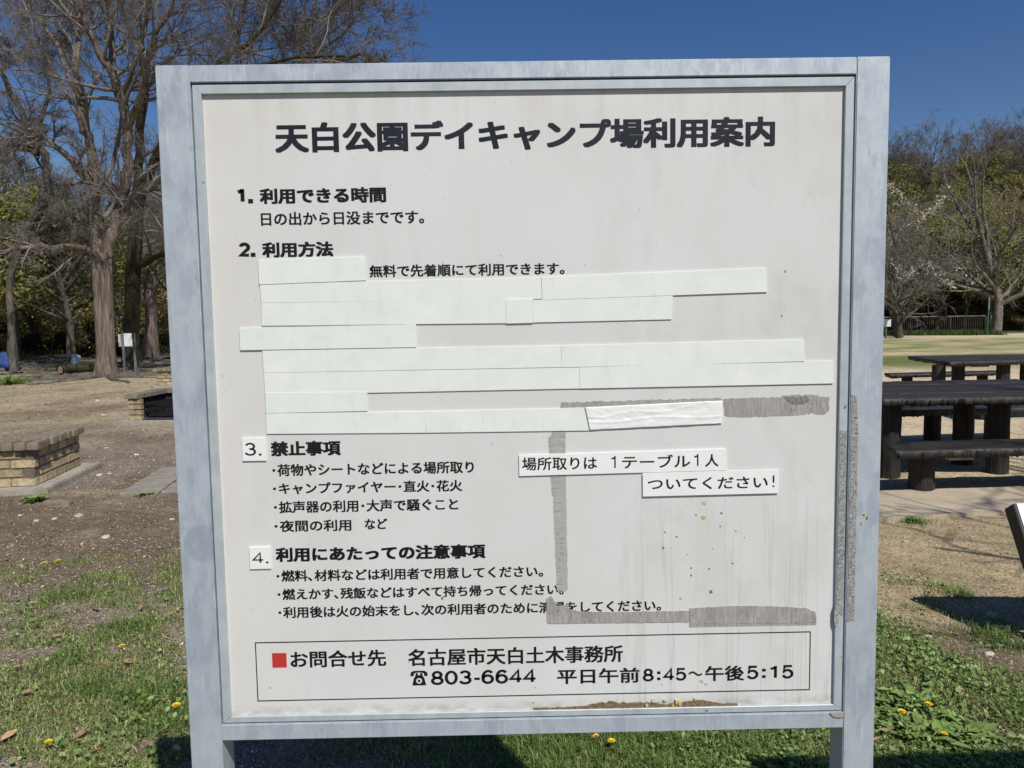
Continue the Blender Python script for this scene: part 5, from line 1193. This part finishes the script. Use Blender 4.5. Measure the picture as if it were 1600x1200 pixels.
# fallen leaves one can point at
def dead_leaf(seed, L):
    rg = np.random.default_rng(seed); n = 7; t = np.linspace(0, 1, n); w_ = L*0.22*np.sin(np.pi*np.clip(t, .02, .98))**.8; curl = rg.uniform(.15, .45)*L
    V = []; 
    for k in range(n):
        z = curl*(t[k]-.5)**2; V += [(L*(t[k]-.5), -w_[k], z+w_[k]*.5), (L*(t[k]-.5), 0, z), (L*(t[k]-.5), w_[k], z+w_[k]*.5)]
    Fq = []
    for k in range(n-1): a = 3*k; Fq += [(a, a+3, a+4, a+1), (a+1, a+4, a+5, a+2)]
    return fast_mesh('dead_leaf', V, np.array(Fq), None, True)
DL = [dead_leaf(k, L) for k, L in ((1, .055), (2, .04), (3, .065))]
for k, (x, y) in enumerate([(-1.929, 3.949), (-1.72, 3.92), (-2.17, 3.961), (-2.17, 3.611), (-1.589, 3.408), (-1.68, 3.30), (-1.563, 2.708), (-1.281, 2.634), (-1.818, 2.697), (-2.142, 3.272),
                            (0.29, 2.615), (0.781, 2.617), (1.342, 2.616), (1.278, 2.557), (1.762, 2.879), (-2.35, 3.75), (-1.45, 2.60), (-1.95, 3.02), (-2.55, 4.05), (-1.36, 2.95)]):
    o = link('fallen_leaf', DL[k % 3], M_DEAD); o.location = (x, y, float(height(np.array([x]), np.array([y]))[0])+.022); o.rotation_euler = (random.uniform(-.3, .3), random.uniform(-.3, .3), random.uniform(0, 6.3))
    wh = 'under the bottom rail' if 0 < x < 1 else ('right of the right post' if x > 1 else ('in the bottom left corner grass' if y < 3.1 else 'in the upper half of the left grass')); tag(o, 'curled reddish brown fallen leaf '+wh, 'fallen leaf', 'brown leaves lying '+wh)
# yellow flowers
def flower(x, y, h, r, label):
    z0 = float(height(np.array([x]), np.array([y]))[0]); o = empty('yellow_flower', (x, y, z0), random.uniform(0, 6)); tag(o, label, 'flower', 'yellow flowers in the grass')
    V, Fq = tubes(np.array([[[0, 0, 0], [.004, 0, h*.5], [.0, 0.004, h]]]), np.full((1, 3), .0014), 5); link('stem', fast_mesh('stem', V, Fq), M_STEM, o)
    rg = random.Random(int(x*1000)); Vs, Fs = [], []
    for ringk, (rr0, tilt, n) in enumerate(((r, .35, 12), (r*.75, .7, 9), (r*.4, 1.1, 6))):
        for k in range(n):
            a = 2*math.pi*k/n+ringk*.3+rg.uniform(-.1, .1); c, s = math.cos(a), math.sin(a); wv = r*.2; b0 = len(Vs)
            for rad, wd in ((.05*r, wv*.4), (rr0*.65, wv), (rr0, wv*.7)):
                zz = h+rad*math.tan(tilt)*.6
                Vs += [(c*rad-s*wd, s*rad+c*wd, zz), (c*rad+s*wd, s*rad-c*wd, zz)]
            Fs += [(b0, b0+1, b0+3, b0+2), (b0+2, b0+3, b0+5, b0+4)]
    link('flower_head', fast_mesh('head', Vs, np.array(Fs)), M_YELLOW, o)
for x, y, h, r, lb in ((-1.279, 2.856, .05, .017, 'largest yellow flower just left of the left post'), (-1.63, 2.62, .04, .014, 'yellow flower at the bottom left corner of the photo'),
                       (-2.86, 4.68, .05, .016, 'yellow flower far left where the grass thins'), (-2.80, 4.72, .05, .016, 'yellow flower far left where the grass thins'), (-1.77, 3.43, .04, .014, 'yellow flower halfway up the left grass patch'),
                       (1.566, 2.75, .045, .015, 'yellow flower among broad leaves right of the right post'), (1.44, 2.70, .045, .016, 'pair flower close to the right post in the broad leaves'), (1.516, 2.56, .04, .011, 'small yellow flower at the bottom right shade edge'),
                       (0.348, 2.53, .05, .014, 'yellow flower seen under the bottom rail'), (0.30, 2.57, .05, .010, 'small yellow flower under the bottom rail'), (0.10, 2.66, .05, .010, 'little yellow flower at the shade edge under the rail')):
    flower(x, y, h, r, lb)
# pebbles
import bmesh
bm = bmesh.new(); bmesh.ops.create_icosphere(bm, subdivisions=2, radius=1)
for v in bm.verts: v.co *= 1+.18*math.sin(v.co.x*3+v.co.y*5); v.co.z *= .5
PEB = bpy.data.meshes.new('pebble'); bm.to_mesh(PEB); bm.free(); PEB.polygons.foreach_set('use_smooth', [True]*len(PEB.polygons))
for k, (x, y, r) in enumerate([(-3.384, 6.016, .035), (-3.536, 5.948, .02), (-3.65, 5.90, .022), (-2.843, 5.373, .03), (-4.108, 7.714, .03), (-4.05, 7.8, .02), (2.62, 4.925, .018), (2.39, 3.676, .022), (2.107, 3.243, .018), (2.43, 3.60, .016), (-3.1, 6.9, .02), (-3.9, 6.1, .018), (-2.6, 5.9, .015), (-5.6, 9.8, .03), (-4.9, 9.4, .025), (1.95, 3.45, .014), (3.1, 5.0, .014), (-6.8, 13.0, .04), (-8.2, 15.5, .05), (-4.3, 8.9, .03)]):
    o = link('pebble', PEB, M_STONE); o.location = (x, y, float(height(np.array([x]), np.array([y]))[0])+r*.2); o.scale = (r*random.uniform(1, 1.5), r, r); o.rotation_euler = (0, 0, random.uniform(0, 3))
    wh = 'right of the board' if x > 0 else ('in front of the nearest fireplace' if y < 7 else 'beyond the nearest fireplace'); tag(o, 'small pale pebble on bare ground '+wh, 'pebble', 'pale pebbles '+wh)
# leafy weeds: rosettes with long leaves
def weed(x, y, n, L, label, wd=.18):
    o = empty('weed', (x, y, 0)); tag(o, label, 'weed'); rg = random.Random(int(abs(x)*999)); Vs, Fs = [], []
    for k in range(n):
        a = rg.uniform(0, 6.28); l = L*rg.uniform(.6, 1.15); up = rg.uniform(.25, 1.1); ox, oy = rg.gauss(0, L*.35), rg.gauss(0, L*.35); b0 = len(Vs)
        for t in (0, .3, .65, 1.0):
            w_ = l*wd*math.sin(math.pi*min(.97, max(.08, t))); d = l*t; zz = .004+l*up*(t-.55*t*t); c, s = math.cos(a), math.sin(a)
            Vs += [(ox+c*d-s*w_, oy+s*d+c*w_, zz), (ox+c*d, oy+s*d, zz-w_*.3), (ox+c*d+s*w_, oy+s*d-c*w_, zz)]
        for k2 in range(3): q_ = b0+3*k2; Fs += [(q_, q_+3, q_+4, q_+1), (q_+1, q_+4, q_+5, q_+2)]
    col = np.ones((len(Vs), 3))*np.repeat(np.array([rg.uniform(.7, 1.5) for _ in range(n)]), 12)[:, None]
    link('leaves', fast_mesh('weed', Vs, np.array(Fs), col), M_WEED, o)
weed(-4.09, 6.62, 60, .10, 'bright green weed growing at the corner of the nearest fireplace slab')
weed(-3.21, 6.75, 26, .07, 'small green weed beside the paving slabs')
weed(-13.3, 20.7, 90, .5, 'bright green strappy plant at the left edge beyond the dry grass', .06)
weed(2.95, 5.42, 34, .07, 'tuft of green weed at the front edge of the concrete path')
for k, (x, y) in enumerate(((1.36, 2.72), (1.47, 2.60), (1.55, 2.83), (1.62, 2.60), (1.30, 2.86))): weed(x, y, 60, .085, ('broad leafy weed hard by the right post', 'broad leafy weed at the shade edge bottom right', 'broad leafy weed behind the pair of yellow flowers', 'broad leafy weed farthest right at the shade edge', 'broad leafy weed partly hidden by the right post')[k], .2)
